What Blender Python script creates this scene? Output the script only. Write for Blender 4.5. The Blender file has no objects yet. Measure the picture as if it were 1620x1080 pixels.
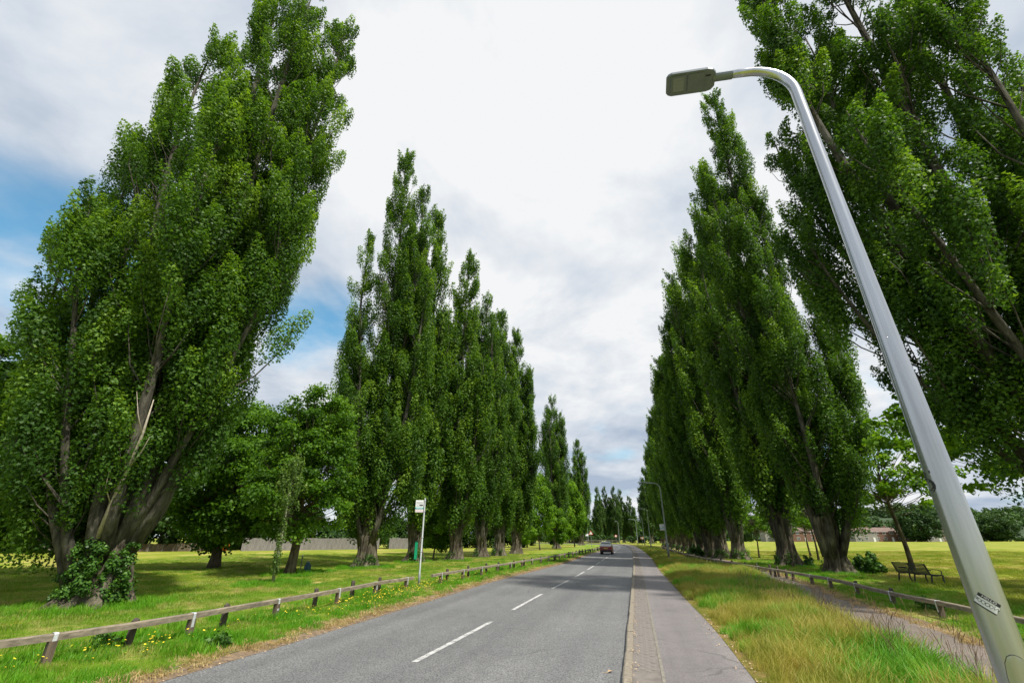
import bpy, math, random
import numpy as np
from mathutils import Vector, Matrix

sc = bpy.context.scene
COL = sc.collection
PI = math.pi
R_ = math.radians

# ------------------------------------------------------------------ camera
cam_d = bpy.data.cameras.new('camera')
cam = bpy.data.objects.new('camera', cam_d)
COL.objects.link(cam)
cam_d.sensor_width = 36.0
cam_d.lens = 15.6
cam_d.clip_start = 0.05
cam_d.clip_end = 6000
cam.location = (0, 0, 1.9)
cam.rotation_euler = (R_(90 + 23.82), 0, 0)
sc.camera = cam

# ------------------------------------------------------------------ light
SUN_EL, SUN_AZ = 58.0, 136.0          # azimuth clockwise from +Y (view direction)
world = bpy.data.worlds.new('World')
sc.world = world
world.use_nodes = True
wn, wl = world.node_tree.nodes, world.node_tree.links
wn.clear()
wout = wn.new('ShaderNodeOutputWorld')
bg = wn.new('ShaderNodeBackground')
bg.inputs['Strength'].default_value = 0.1
wl.new(bg.outputs[0], wout.inputs[0])
sky = wn.new('ShaderNodeTexSky')
sky.sky_type = 'NISHITA'
sky.sun_disc = False
sky.sun_elevation = R_(SUN_EL)
sky.sun_rotation = R_(SUN_AZ)
sky.altitude = 50
sky.ozone_density = 2.5


def W(t, **k):
    n = wn.new('ShaderNode' + t)
    for a, b in k.items():
        setattr(n, a, b)
    return n


def wmath(op, a, b=None, c=None, clamp=False):
    n = W('Math', operation=op)
    n.use_clamp = clamp
    for i, v in enumerate((a, b, c)):
        if v is None:
            continue
        if isinstance(v, (int, float)):
            n.inputs[i].default_value = v
        else:
            wl.new(v, n.inputs[i])
    return n.outputs[0]


tc = W('TexCoord')
sep = W('SeparateXYZ')
wl.new(tc.outputs['Generated'], sep.inputs[0])
zz = wmath('ADD', wmath('MAXIMUM', sep.outputs[2], 0.0), 0.22)
cx_ = wmath('DIVIDE', sep.outputs[0], zz)
cy_ = wmath('DIVIDE', sep.outputs[1], zz)
cmb = W('CombineXYZ')
wl.new(cx_, cmb.inputs[0]); wl.new(cy_, cmb.inputs[1])
n1 = W('TexNoise'); n1.inputs['Scale'].default_value = 1.5; n1.inputs['Detail'].default_value = 7; n1.inputs['Roughness'].default_value = 0.5; n1.inputs['Distortion'].default_value = 0.3
n2 = W('TexNoise'); n2.inputs['Scale'].default_value = 2.1; n2.inputs['Detail'].default_value = 8; n2.inputs['Roughness'].default_value = 0.55; n2.inputs['Distortion'].default_value = 0.2
mp2 = W('Mapping'); mp2.inputs['Location'].default_value = (7.3, 2.1, 4.0)
wl.new(cmb.outputs[0], n1.inputs['Vector'])
wl.new(cmb.outputs[0], mp2.inputs['Vector']); wl.new(mp2.outputs[0], n2.inputs['Vector'])


def lobe(d, c0, c1):
    """1 near direction d, fading to 0 between cosines c1 and c0"""
    v = Vector(d).normalized()
    dp = W('VectorMath', operation='DOT_PRODUCT')
    wl.new(tc.outputs['Generated'], dp.inputs[0]); dp.inputs[1].default_value = v
    mr = W('MapRange'); mr.interpolation_type = 'SMOOTHSTEP'
    wl.new(dp.outputs['Value'], mr.inputs['Value'])
    mr.inputs['From Min'].default_value = c0; mr.inputs['From Max'].default_value = c1
    return mr.outputs[0]


bright = lobe((0.14, 0.68, 0.72), 0.80, 0.995)          # thin bright cloud high over the road
gapA = lobe((-1.16, 0.86, 0.56), 0.970, 0.999)           # blue gap far left
gapB = lobe((-0.44, 0.92, 0.42), 0.990, 0.9996)           # small blue gap behind the first poplars
gapC = lobe((-0.95, 0.70, 1.0), 0.95, 0.999)
# clouds cover the sky except where the noise dips
cover = wmath('ADD', n1.outputs['Fac'], wmath('MULTIPLY', bright, 0.20))
cover = wmath('SUBTRACT', cover, wmath('MULTIPLY', gapA, 0.25))
cover = wmath('SUBTRACT', cover, wmath('MULTIPLY', gapB, 0.22))
cover = wmath('SUBTRACT', cover, wmath('MULTIPLY', gapC, 0.06))
mrc = W('MapRange'); mrc.interpolation_type = 'SMOOTHSTEP'
wl.new(cover, mrc.inputs['Value'])
mrc.inputs['From Min'].default_value = 0.22; mrc.inputs['From Max'].default_value = 0.46
mrb = W('MapRange')
wl.new(wmath('ADD', n2.outputs['Fac'], wmath('MULTIPLY', bright, 0.25)), mrb.inputs['Value'])
mrb.inputs['From Min'].default_value = 0.36; mrb.inputs['From Max'].default_value = 0.66
cr = W('ValToRGB')
wl.new(mrb.outputs[0], cr.inputs[0])
cr.color_ramp.elements[0].color = (3.0, 3.6, 4.5, 1)
cr.color_ramp.elements[0].position = 0.0
cr.color_ramp.elements[1].color = (6.4, 6.5, 6.6, 1)
e = cr.color_ramp.elements.new(0.5); e.color = (4.7, 5.1, 5.65, 1)
mixc = W('MixRGB')
skb = W('MixRGB'); skb.blend_type = 'MULTIPLY'; skb.inputs[0].default_value = 1.0; skb.inputs[2].default_value = (0.95, 1.5, 1.4, 1)
wl.new(sky.outputs[0], skb.inputs[1])
wl.new(mrc.outputs[0], mixc.inputs[0]); wl.new(skb.outputs[0], mixc.inputs[1]); wl.new(cr.outputs[0], mixc.inputs[2])
wl.new(mixc.outputs[0], bg.inputs['Color'])

sun_d = bpy.data.lights.new('sun', 'SUN')
sun_d.energy = 4.3
sun_d.angle = R_(2.5)
sun_d.color = (1.0, 0.95, 0.86)
sun = bpy.data.objects.new('sun', sun_d)
COL.objects.link(sun)
sdir = Vector((math.sin(R_(SUN_AZ)) * math.cos(R_(SUN_EL)), math.cos(R_(SUN_AZ)) * math.cos(R_(SUN_EL)), math.sin(R_(SUN_EL))))
sun.rotation_euler = sdir.to_track_quat('Z', 'Y').to_euler()
sun.location = (30, 0, 60)

sc.view_settings.view_transform = 'Standard'
sc.view_settings.look = 'None'
sc.view_settings.exposure = 0.50
sc.view_settings.gamma = 1.0
sc.view_settings.use_curve_mapping = False
sc.render.engine = 'CYCLES'
sc.cycles.max_bounces = 6
sc.cycles.diffuse_bounces = 3
sc.cycles.glossy_bounces = 2
sc.cycles.transmission_bounces = 3
sc.cycles.use_denoising = True


# ------------------------------------------------------------------ materials
def new_mat(name):
    m = bpy.data.materials.new(name)
    m.use_nodes = True
    nt = m.node_tree
    nt.nodes.clear()
    out = nt.nodes.new('ShaderNodeOutputMaterial')
    return m, nt, out


class NT:
    def __init__(s, nt):
        s.nt = nt

    def n(s, t, **k):
        x = s.nt.nodes.new('ShaderNode' + t)
        for a, b in k.items():
            setattr(x, a, b)
        return x

    def l(s, a, b):
        s.nt.links.new(a, b)

    def m(s, op, a, b=None, clamp=False):
        x = s.n('Math', operation=op)
        x.use_clamp = clamp
        for i, v in enumerate((a, b)):
            if v is None:
                continue
            if isinstance(v, (int, float)):
                x.inputs[i].default_value = v
            else:
                s.l(v, x.inputs[i])
        return x.outputs[0]

    def noise(s, vec, scale, detail=4, rough=0.55, stretch=None, dist=0.0):
        if stretch:
            mp = s.n('Mapping'); mp.inputs['Scale'].default_value = stretch
            s.l(vec, mp.inputs['Vector']); vec = mp.outputs[0]
        x = s.n('TexNoise'); x.inputs['Scale'].default_value = scale; x.inputs['Detail'].default_value = detail
        x.inputs['Roughness'].default_value = rough; x.inputs['Distortion'].default_value = dist
        s.l(vec, x.inputs['Vector'])
        return x.outputs['Fac']

    def ramp(s, fac, stops):
        x = s.n('ValToRGB')
        el = x.color_ramp.elements
        el[0].position, el[0].color = stops[0][0], (*stops[0][1], 1)
        el[1].position, el[1].color = stops[-1][0], (*stops[-1][1], 1)
        for p, c in stops[1:-1]:
            q = el.new(p); q.color = (*c, 1)
        s.l(fac, x.inputs[0])
        return x.outputs[0]

    def mix(s, fac, a, b, blend='MIX'):
        x = s.n('MixRGB'); x.blend_type = blend
        for i, v in enumerate((fac, a, b)):
            if isinstance(v, (int, float)):
                x.inputs[i].default_value = v
            elif isinstance(v, tuple):
                x.inputs[i].default_value = (*v, 1)
            else:
                s.l(v, x.inputs[i])
        return x.outputs[0]

    def bump(s, h, strength, dist):
        b = s.n('Bump'); b.inputs['Strength'].default_value = strength; b.inputs['Distance'].default_value = dist
        s.l(h, b.inputs['Height'])
        return b.outputs[0]

    def bsdf(s, out, col, rough=0.7, metal=0.0, spec=0.5, normal=None):
        p = s.n('BsdfPrincipled')
        if isinstance(col, tuple):
            p.inputs['Base Color'].default_value = (*col, 1)
        else:
            s.l(col, p.inputs['Base Color'])
        if isinstance(rough, (int, float)):
            p.inputs['Roughness'].default_value = rough
        else:
            s.l(rough, p.inputs['Roughness'])
        p.inputs['Metallic'].default_value = metal
        p.inputs['Specular IOR Level'].default_value = spec
        if normal is not None:
            s.l(normal, p.inputs['Normal'])
        s.l(p.outputs[0], out.inputs[0])
        return p


def leaf_mat(name, dark, mid, light, trans=0.3, rough=0.5, spec=0.2):
    m, nt, out = new_mat(name)
    N = NT(nt)
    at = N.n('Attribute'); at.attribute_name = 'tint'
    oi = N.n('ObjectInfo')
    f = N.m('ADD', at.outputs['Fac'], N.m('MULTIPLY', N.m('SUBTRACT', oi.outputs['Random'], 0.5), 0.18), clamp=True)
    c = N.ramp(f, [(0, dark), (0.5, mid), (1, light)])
    p = N.n('BsdfPrincipled'); N.l(c, p.inputs['Base Color']); p.inputs['Roughness'].default_value = rough
    p.inputs['Specular IOR Level'].default_value = spec
    t = N.n('BsdfTranslucent')
    N.l(N.mix(1.0, c, (1.5, 1.45, 0.55), 'MULTIPLY'), t.inputs['Color'])
    mx = N.n('MixShader'); mx.inputs[0].default_value = trans
    N.l(p.outputs[0], mx.inputs[1]); N.l(t.outputs[0], mx.inputs[2]); N.l(mx.outputs[0], out.inputs[0])
    return m


M = {}
M['poplar'] = leaf_mat('poplar_leaves', (0.034, 0.084, 0.014), (0.082, 0.178, 0.019), (0.190, 0.315, 0.034), 0.42)
M['poplar_far'] = leaf_mat('poplar_leaves_far', (0.032, 0.07, 0.018), (0.062, 0.13, 0.026), (0.12, 0.215, 0.034), 0.3)
M['maple'] = leaf_mat('maple_leaves', (0.038, 0.095, 0.010), (0.080, 0.185, 0.015), (0.16, 0.30, 0.025), 0.42)
M['maple_mid'] = leaf_mat('mid_maple_leaves', (0.04, 0.10, 0.008), (0.085, 0.195, 0.014), (0.16, 0.31, 0.022), 0.42)
M['maple_bright'] = leaf_mat('bright_maple_leaves', (0.06, 0.14, 0.01), (0.12, 0.25, 0.015), (0.22, 0.38, 0.03), 0.45)
M['ivy'] = leaf_mat('ivy_leaves', (0.03, 0.08, 0.012), (0.06, 0.15, 0.018), (0.12, 0.25, 0.03), 0.28, 0.45, 0.3)
M['darktree'] = leaf_mat('dark_hedge_leaves', (0.02, 0.05, 0.012), (0.038, 0.085, 0.016), (0.07, 0.14, 0.022), 0.2)
M['orange_shrub'] = leaf_mat('orange_flowers', (0.35, 0.09, 0.02), (0.55, 0.16, 0.03), (0.7, 0.28, 0.06), 0.3)


def bark_mat(name, lo, mid, hi):
    m, nt, out = new_mat(name)
    N = NT(nt)
    tcn = N.n('TexCoord'); v = tcn.outputs['Object']
    a = N.noise(v, 7.0, 8, 0.6, (1, 1, 0.22), 0.5)
    b = N.noise(v, 1.1, 4, 0.5)
    f = N.m('ADD', N.m('MULTIPLY', a, 0.75), N.m('MULTIPLY', b, 0.35))
    c = N.ramp(f, [(0.40, lo), (0.54, mid), (0.70, hi)])
    moss = N.noise(v, 2.2, 5)
    c = N.mix(N.ramp(moss, [(0.55, (0, 0, 0)), (0.75, (0.5, 0.5, 0.5))]), c, (0.09, 0.11, 0.035))
    N.bsdf(out, c, 0.9, spec=0.2, normal=N.bump(a, 1.0, 0.11))
    return m


M['bark'] = bark_mat('poplar_bark', (0.025, 0.020, 0.014), (0.092, 0.078, 0.055), (0.21, 0.185, 0.135))
M['limb'] = bark_mat('limb_bark', (0.03, 0.027, 0.021), (0.075, 0.068, 0.053), (0.16, 0.148, 0.12))
M['sapling_bark'] = bark_mat('sapling_bark', (0.05, 0.04, 0.03), (0.11, 0.09, 0.065), (0.19, 0.16, 0.12))

PATCH = 0.33


def grass_colour(N, green, yellow, dry, dry_at=0.62, sc_=0.33):
    """patchy turf colour in world space, shared by the ground and the blades"""
    geo = N.n('NewGeometry')
    v = geo.outputs['Position']
    a = N.noise(v, sc_, 5, 0.6)
    b = N.noise(v, sc_ * 6, 5, 0.6)
    f = N.m('ADD', N.m('MULTIPLY', a, 0.6), N.m('MULTIPLY', b, 0.4))
    return N.ramp(f, [(0.36, green), (0.50, yellow), (dry_at, dry)]), v


def ground_mat(name, green, yellow, dry, dry_at=0.64, scale=0.33, streak=None):
    m, nt, out = new_mat(name)
    N = NT(nt)
    c, v = grass_colour(N, green, yellow, dry, dry_at, scale)
    fine = N.noise(v, 22, 5, 0.75)
    c = N.mix(0.55, c, N.ramp(fine, [(0.3, (0.35, 0.42, 0.3)), (0.7, (1.4, 1.35, 1.3))]), 'MULTIPLY')
    if streak:
        s = N.noise(v, 0.5, 3, 0.5, streak)
        c = N.mix(0.6, c, N.ramp(s, [(0.38, (0.66, 0.85, 0.65)), (0.62, (1.22, 1.08, 1.15))]), 'MULTIPLY')
    N.bsdf(out, c, 0.95, spec=0.1, normal=N.bump(fine, 0.8, 0.05))
    return m


M['ground'] = ground_mat('meadow_turf', (0.12, 0.195, 0.014), (0.235, 0.265, 0.028), (0.40, 0.34, 0.12), 0.60, 0.16, (0.25, 1.6, 1))
M['near_turf'] = ground_mat('verge_turf', (0.085, 0.20, 0.010), (0.16, 0.25, 0.02), (0.42, 0.34, 0.14), 0.63, 0.42)
M['rough_turf'] = ground_mat('rough_turf', (0.08, 0.12, 0.014), (0.16, 0.15, 0.03), (0.26, 0.19, 0.07), 0.6, 0.6)


def blade_mat(name, root, green, yellow, dry, dry_at=0.62, sc_=0.42, trans=0.35):
    m, nt, out = new_mat(name)
    N = NT(nt)
    c, v = grass_colour(N, green, yellow, dry, dry_at, sc_)
    at = N.n('Attribute'); at.attribute_name = 'tint'
    c = N.mix(N.m('MULTIPLY', at.outputs['Fac'], 0.55), c, dry)
    oi = N.n('ObjectInfo')
    c = N.mix(0.5, c, N.ramp(oi.outputs['Random'], [(0, (0.7, 0.8, 0.7)), (1, (1.3, 1.2, 1.2))]), 'MULTIPLY')
    p = N.n('BsdfPrincipled'); N.l(c, p.inputs['Base Color']); p.inputs['Roughness'].default_value = 0.5
    p.inputs['Specular IOR Level'].default_value = 0.25
    t = N.n('BsdfTranslucent'); N.l(N.mix(1.0, c, (1.3, 1.3, 0.8), 'MULTIPLY'), t.inputs['Color'])
    mx = N.n('MixShader'); mx.inputs[0].default_value = trans
    N.l(p.outputs[0], mx.inputs[1]); N.l(t.outputs[0], mx.inputs[2]); N.l(mx.outputs[0], out.inputs[0])
    return m


M['lawn_blade'] = blade_mat('lawn_blades', None, (0.09, 0.25, 0.010), (0.17, 0.31, 0.016), (0.46, 0.40, 0.16), 0.63, 0.42)
M['lush_blade'] = blade_mat('lush_blades', None, (0.075, 0.26, 0.010), (0.12, 0.32, 0.014), (0.24, 0.37, 0.035), 0.66, 0.42)
M['hay_blade'] = blade_mat('hay_blades', None, (0.15, 0.25, 0.018), (0.28, 0.30, 0.035), (0.48, 0.37, 0.11), 0.65, 0.8)
M['dry_blade'] = blade_mat('dry_blades', None, (0.30, 0.24, 0.08), (0.40, 0.30, 0.12), (0.50, 0.38, 0.2), 0.6, 0.5, 0.2)


def plain(name, col, rough=0.6, metal=0.0, spec=0.5, var=0.0, scale=8.0, bump=0.0, stretch=None):
    m, nt, out = new_mat(name)
    N = NT(nt)
    nrm = None
    c = col
    if var or bump:
        tcn = N.n('TexCoord')
        f = N.noise(tcn.outputs['Object'], scale, 6, 0.6, stretch)
        lo = tuple(x * (1 - var) for x in col); hi = tuple(min(1, x * (1 + var)) for x in col)
        c = N.ramp(f, [(0.3, lo), (0.7, hi)])
        if bump:
            nrm = N.bump(f, bump, 0.01)
    N.bsdf(out, c, rough, metal, spec, nrm)
    return m


def asphalt(name, lo, hi, speck, patch_scale=0.25, tint=(1.08, 1.0, 0.95), tracks=False):
    m, nt, out = new_mat(name)
    N = NT(nt)
    geo = N.n('NewGeometry'); v = geo.outputs['Position']
    a = N.noise(v, 38.0, 3, 0.7)
    vo = N.n('TexVoronoi'); vo.inputs['Scale'].default_value = 70.0
    N.l(v, vo.inputs['Vector'])
    big = N.noise(v, patch_scale, 6, 0.6)
    mid = N.noise(v, 3.5, 5, 0.6)
    c = N.ramp(big, [(0.3, lo), (0.7, hi)])
    c = N.mix(0.5, c, N.ramp(mid, [(0.3, (0.84, 0.84, 0.84)), (0.7, (1.12, 1.12, 1.12))]), 'MULTIPLY')
    c = N.mix(speck, c, N.ramp(a, [(0.36, (0.25, 0.25, 0.26)), (0.5, (0.95, 0.95, 0.95)), (0.64, (1.8, 1.78, 1.7))]), 'MULTIPLY')
    stone = N.ramp(vo.outputs['Distance'], [(0.1, (1.3, 1.3, 1.3)), (0.55, (0.75, 0.75, 0.75))])
    c = N.mix(speck * 0.6, c, stone, 'MULTIPLY')
    # cracks and sealed lines
    w = N.n('TexVoronoi'); w.feature = 'DISTANCE_TO_EDGE'; w.inputs['Scale'].default_value = 0.33
    wv = N.n('Mapping'); N.l(v, wv.inputs['Vector'])
    dn = N.n('TexNoise'); dn.inputs['Scale'].default_value = 1.3; N.l(v, dn.inputs['Vector'])
    mxv = N.mix(0.35, wv.outputs[0], dn.outputs['Color'], 'ADD')
    N.l(mxv, w.inputs['Vector'])
    crack = N.ramp(w.outputs['Distance'], [(0.0, (0.6, 0.6, 0.6)), (0.006, (1, 1, 1))])
    gate = N.ramp(N.noise(v, 0.4, 2), [(0.5, (0, 0, 0)), (0.6, (1, 1, 1))])
    c = N.mix(gate, c, N.mix(1.0, c, crack, 'MULTIPLY'))
    rot = N.n('Mapping'); rot.inputs['Rotation'].default_value = (0, 0, R_(14.4)); N.l(v, rot.inputs['Vector'])
    trk = N.noise(rot.outputs[0], 1.0, 4, 0.55, (1.1, 0.035, 1))
    c = N.mix(0.8, c, N.ramp(trk, [(0.36, (0.82, 0.82, 0.83)), (0.64, (1.14, 1.14, 1.13))]), 'MULTIPLY')
    c = N.mix(1.0, c, tint, 'MULTIPLY')
    N.bsdf(out, c, 0.72, spec=0.45, normal=N.bump(a, 0.55, 0.006))
    return m


M['road'] = asphalt('road_asphalt', (0.128, 0.130, 0.134), (0.168, 0.170, 0.172), 0.8, 0.22, (1.0, 1.0, 1.0))
M['footway'] = asphalt('footway_asphalt', (0.150, 0.142, 0.142), (0.195, 0.186, 0.184), 0.32, 0.35, (1.03, 0.99, 0.99))
M['path'] = asphalt('park_path_asphalt', (0.13, 0.115, 0.10), (0.20, 0.175, 0.155), 0.6, 0.6, (1.05, 0.99, 0.95))
M['paint'] = plain('road_paint', (0.50, 0.50, 0.49), 0.7, var=0.42, scale=22, bump=0.3)
m_, nt_, out_ = new_mat('worn_road_paint')
N_ = NT(nt_)
v_ = N_.n('NewGeometry').outputs['Position']
ch = N_.m('ADD', N_.m('MULTIPLY', N_.noise(v_, 60, 4, .7), .6), N_.m('MULTIPLY', N_.noise(v_, 5, 4, .6), .4))
N_.bsdf(out_, N_.mix(N_.ramp(ch, [(.50, (0, 0, 0)), (.58, (1, 1, 1))]), N_.ramp(N_.noise(v_, 3, 4), [(.3, (.40, .40, .385)), (.7, (.56, .56, .55))]), (.15, .15, .15)), 0.75, spec=.4)
M['paint'] = m_
M['kerb'] = plain('kerb_concrete', (0.225, 0.195, 0.15), 0.9, var=0.38, scale=16, bump=0.6)
M['brick'] = plain('strip_brick', (0.175, 0.155, 0.14), 0.9, var=0.32, scale=14, bump=0.5)
M['strip'] = plain('strip_bed', (0.17, 0.15, 0.133), 0.95, var=0.25, scale=5, bump=0.4)
M['edging'] = plain('edging_concrete', (0.195, 0.18, 0.15), 0.9, var=0.3, scale=14, bump=0.4)
M['soil'] = plain('dry_soil', (0.17, 0.12, 0.075), 0.97, var=0.5, scale=9, bump=0.9)
M['litter'] = plain('dry_litter', (0.46, 0.33, 0.20), 0.9, var=0.4, scale=9)
M['wood'] = plain('weathered_rail_wood', (0.205, 0.170, 0.125), 0.85, var=0.5, scale=14, bump=0.8, stretch=(1, 0.12, 1))
M['post_wood'] = plain('dark_post_wood', (0.115, 0.085, 0.058), 0.9, var=0.55, scale=16, bump=0.9, stretch=(1, 1, 0.15))
M['old_wood'] = plain('old_post_wood', (0.075, 0.06, 0.045), 0.95, var=0.5, scale=18, bump=0.9, stretch=(1, 1, 0.2))
M['galv'] = plain('galvanised_strap', (0.62, 0.64, 0.66), 0.5, 0.35, var=0.22, scale=30, bump=0.2)
M['steel'] = plain('satin_lamp_steel', (0.50, 0.51, 0.54), 0.27, 0.86, var=0.22, scale=9, bump=0.12, stretch=(1, 1, 0.06))
M['lamp_head'] = plain('lamp_head_grey', (0.16, 0.185, 0.23), 0.5, 0.2, var=0.08, scale=6)
M['lamp_glass'] = plain('lamp_lens', (0.20, 0.225, 0.25), 0.3, 0.0, 0.8)
M['black'] = plain('black_paint', (0.015, 0.015, 0.017), 0.5)
M['white'] = plain('white_print', (0.75, 0.76, 0.76), 0.5)
M['teal'] = plain('teal_print', (0.02, 0.35, 0.36), 0.5)
M['pink'] = plain('pale_print', (0.68, 0.58, 0.60), 0.5)
M['grey_pole'] = plain('painted_grey_pole', (0.25, 0.275, 0.265), 0.5, 0.3, var=0.15, scale=6)
M['greenbox'] = plain('turquoise_plastic', (0.01, 0.33, 0.17), 0.4, var=0.1)
M['bluebox'] = plain('dark_teal_plastic', (0.01, 0.07, 0.09), 0.45, var=0.1)
M['bench'] = plain('bench_black_iron', (0.018, 0.021, 0.02), 0.6, 0.0, var=0.3, scale=20)
M['car_red'] = plain('car_red_paint', (0.27, 0.055, 0.055), 0.3, 0.15)
M['car_white'] = plain('car_white_roof', (0.75, 0.76, 0.76), 0.3)
M['glass'] = plain('dark_glass', (0.05, 0.06, 0.065), 0.08, 0.0, 0.8)
M['rear_glass'] = plain('rear_screen_glass', (0.22, 0.24, 0.26), 0.12, 0.0, 1.0)  # pale base colour stands in for sky reflected in the screen
M['tyre'] = plain('tyre_rubber', (0.02, 0.02, 0.02), 0.9)
M['redlight'] = plain('tail_lamp_red', (0.5, 0.01, 0.01), 0.25)
M['plate'] = plain('plate_yellow', (0.7, 0.55, 0.08), 0.5)
M['wall_brick'] = plain('house_brick', (0.17, 0.095, 0.07), 0.9, var=0.3, scale=3)
M['wall_white'] = plain('house_render', (0.27, 0.25, 0.23), 0.9, var=0.1, scale=1)
M['roof_brown'] = plain('roof_tiles_brown', (0.17, 0.12, 0.10), 0.9, var=0.3, scale=2)
M['roof_orange'] = plain('roof_tiles_orange', (0.42, 0.16, 0.07), 0.9, var=0.3, scale=2)
M['board'] = plain('grey_fence_board', (0.20, 0.185, 0.175), 0.9, var=0.3, scale=5, stretch=(1, 1, 0.2))
M['flower'] = plain('yellow_petals', (0.78, 0.58, 0.02), 0.6)
M['stem'] = plain('flower_stems', (0.08, 0.18, 0.02), 0.6)
M['seed'] = plain('grass_seed_heads', (0.16, 0.10, 0.05), 0.8, var=0.4, scale=30)
M['sign_red'] = plain('sign_red', (0.55, 0.05, 0.03), 0.5)
M['sign_orange'] = plain('sign_orange', (0.7, 0.28, 0.03), 0.5)


# ------------------------------------------------------------------ mesh helpers
def np_mesh(name, V, F, mat=None, tint=None, smooth=False):
    """V (n,3), F (m,k) all faces with k corners"""
    V = np.asarray(V, dtype=np.float32); F = np.asarray(F, dtype=np.int32)
    me = bpy.data.meshes.new(name)
    n, (m, k) = len(V), F.shape
    me.vertices.add(n); me.vertices.foreach_set('co', V.ravel())
    me.loops.add(m * k); me.loops.foreach_set('vertex_index', F.ravel())
    me.polygons.add(m)
    me.polygons.foreach_set('loop_start', np.arange(0, m * k, k, dtype=np.int32))
    try:
        me.polygons.foreach_set('loop_total', np.full(m, k, dtype=np.int32))
    except Exception:
        pass
    if smooth:
        me.polygons.foreach_set('use_smooth', np.ones(m, dtype=bool))
    if tint is not None:
        a = me.attributes.new('tint', 'FLOAT', 'FACE'); a.data.foreach_set('value', np.asarray(tint, dtype=np.float32))
    me.update(calc_edges=True)
    if mat:
        me.materials.append(mat)
    return me


def link(name, data, parent=None, loc=None, rot=None):
    o = bpy.data.objects.new(name, data)
    COL.objects.link(o)
    if loc is not None: o.location = loc
    if rot is not None: o.rotation_euler = rot
    if parent is not None: o.parent = parent
    return o


def tag(o, label=None, cat=None, group=None, kind=None):
    if label: o['label'] = label
    if cat: o['category'] = cat
    if group: o['group'] = group
    if kind: o['kind'] = kind
    return o


def thing(name, label, cat, loc=(0, 0, 0), rz=0.0, group=None):
    return tag(link(name, None, None, loc, (0, 0, rz)), label, cat, group)


class MB:
    """collects boxes, tubes and sheets into one mesh"""
    def __init__(s):
        s.v = []; s.f = []; s.mi = []; s.cur = 0; s.mats = []

    def mat(s, m):
        if m not in s.mats: s.mats.append(m)
        s.cur = s.mats.index(m); return s

    def add(s, vs, fs):
        b = len(s.v); s.v += [tuple(q) for q in vs]
        for f in fs:
            s.f.append(tuple(b + i for i in f)); s.mi.append(s.cur)
        return s

    def box(s, c, d, rz=0.0, M4=None, taper=1.0):
        x, y, z = d[0] / 2, d[1] / 2, d[2] / 2
        P = [(-x, -y, -z), (x, -y, -z), (x, y, -z), (-x, y, -z)] + [(a * taper, b * taper, z) for a, b in ((-x, -y), (x, -y), (x, y), (-x, y))]
        ca, sa = math.cos(rz), math.sin(rz)
        P = [(c[0] + a * ca - b * sa, c[1] + a * sa + b * ca, c[2] + h) for a, b, h in P]
        if M4 is not None: P = [tuple(M4 @ Vector(q)) for q in P]
        return s.add(P, [(3, 2, 1, 0), (4, 5, 6, 7), (0, 1, 5, 4), (1, 2, 6, 5), (2, 3, 7, 6), (3, 0, 4, 7)])

    def bar(s, a, b, w, h, up=(0, 0, 1)):
        """box from point a to b, width w across, h along up"""
        a = Vector(a); b = Vector(b); d = (b - a).normalized(); u = Vector(up)
        r = d.cross(u).normalized(); u = r.cross(d).normalized()
        P = []
        for p in (a, b):
            for i, j in ((-1, -1), (1, -1), (1, 1), (-1, 1)):
                P.append(p + r * (i * w / 2) + u * (j * h / 2))
        return s.add(P, [(0, 1, 2, 3), (7, 6, 5, 4), (4, 5, 1, 0), (5, 6, 2, 1), (6, 7, 3, 2), (7, 4, 0, 3)])

    def tube(s, pts, rads, n=8, cap=True, flute=None):
        pts = [Vector(p) for p in pts]
        rings = []
        up = Vector((0, 1, 0))
        for i, p in enumerate(pts):
            d = (pts[min(i + 1, len(pts) - 1)] - pts[max(i - 1, 0)]).normalized()
            r = d.cross(up)
            if r.length < 0.05: r = d.cross(Vector((1, 0, 0)))
            r.normalize(); u = r.cross(d)
            ring = []
            for k in range(n):
                a = 2 * PI * k / n
                rr = rads[i] * (flute(a, i) if flute else 1)
                ring.append(p + (r * math.cos(a) + u * math.sin(a)) * rr)
            rings.append(ring)
        V = [q for r in rings for q in r]; F = []
        for i in range(len(pts) - 1):
            for k in range(n):
                k2 = (k + 1) % n
                F.append((i * n + k, i * n + k2, (i + 1) * n + k2, (i + 1) * n + k))
        if cap:
            F.append(tuple(range(n - 1, -1, -1))); F.append(tuple((len(pts) - 1) * n + k for k in range(n)))
        return s.add(V, F)

    def mesh(s, name, m=None, smooth=False):
        me = bpy.data.meshes.new(name)
        me.from_pydata(s.v, [], s.f)
        for q in (s.mats or ([m] if m else [])): me.materials.append(q)
        if s.mats: me.polygons.foreach_set('material_index', s.mi)
        if smooth: me.polygons.foreach_set('use_smooth', [True] * len(s.f))
        me.update()
        return me

    def build(s, name, m=None, parent=None, loc=None, rot=None, smooth=False):
        return link(name, s.mesh(name, m, smooth), parent, loc, rot)


def copy_tree(o, loc=None, rz=None, scale=None, label=None, group=None, parent=None):
    c = o.copy(); COL.objects.link(c)
    if parent is not None: c.parent = parent
    if loc is not None: c.location = loc
    if rz is not None: c.rotation_euler = (0, 0, rz)
    if scale is not None: c.scale = scale
    if label: c['label'] = label
    if group: c['group'] = group
    for ch in list(o.children):
        copy_tree(ch, parent=c)
    return c


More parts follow.
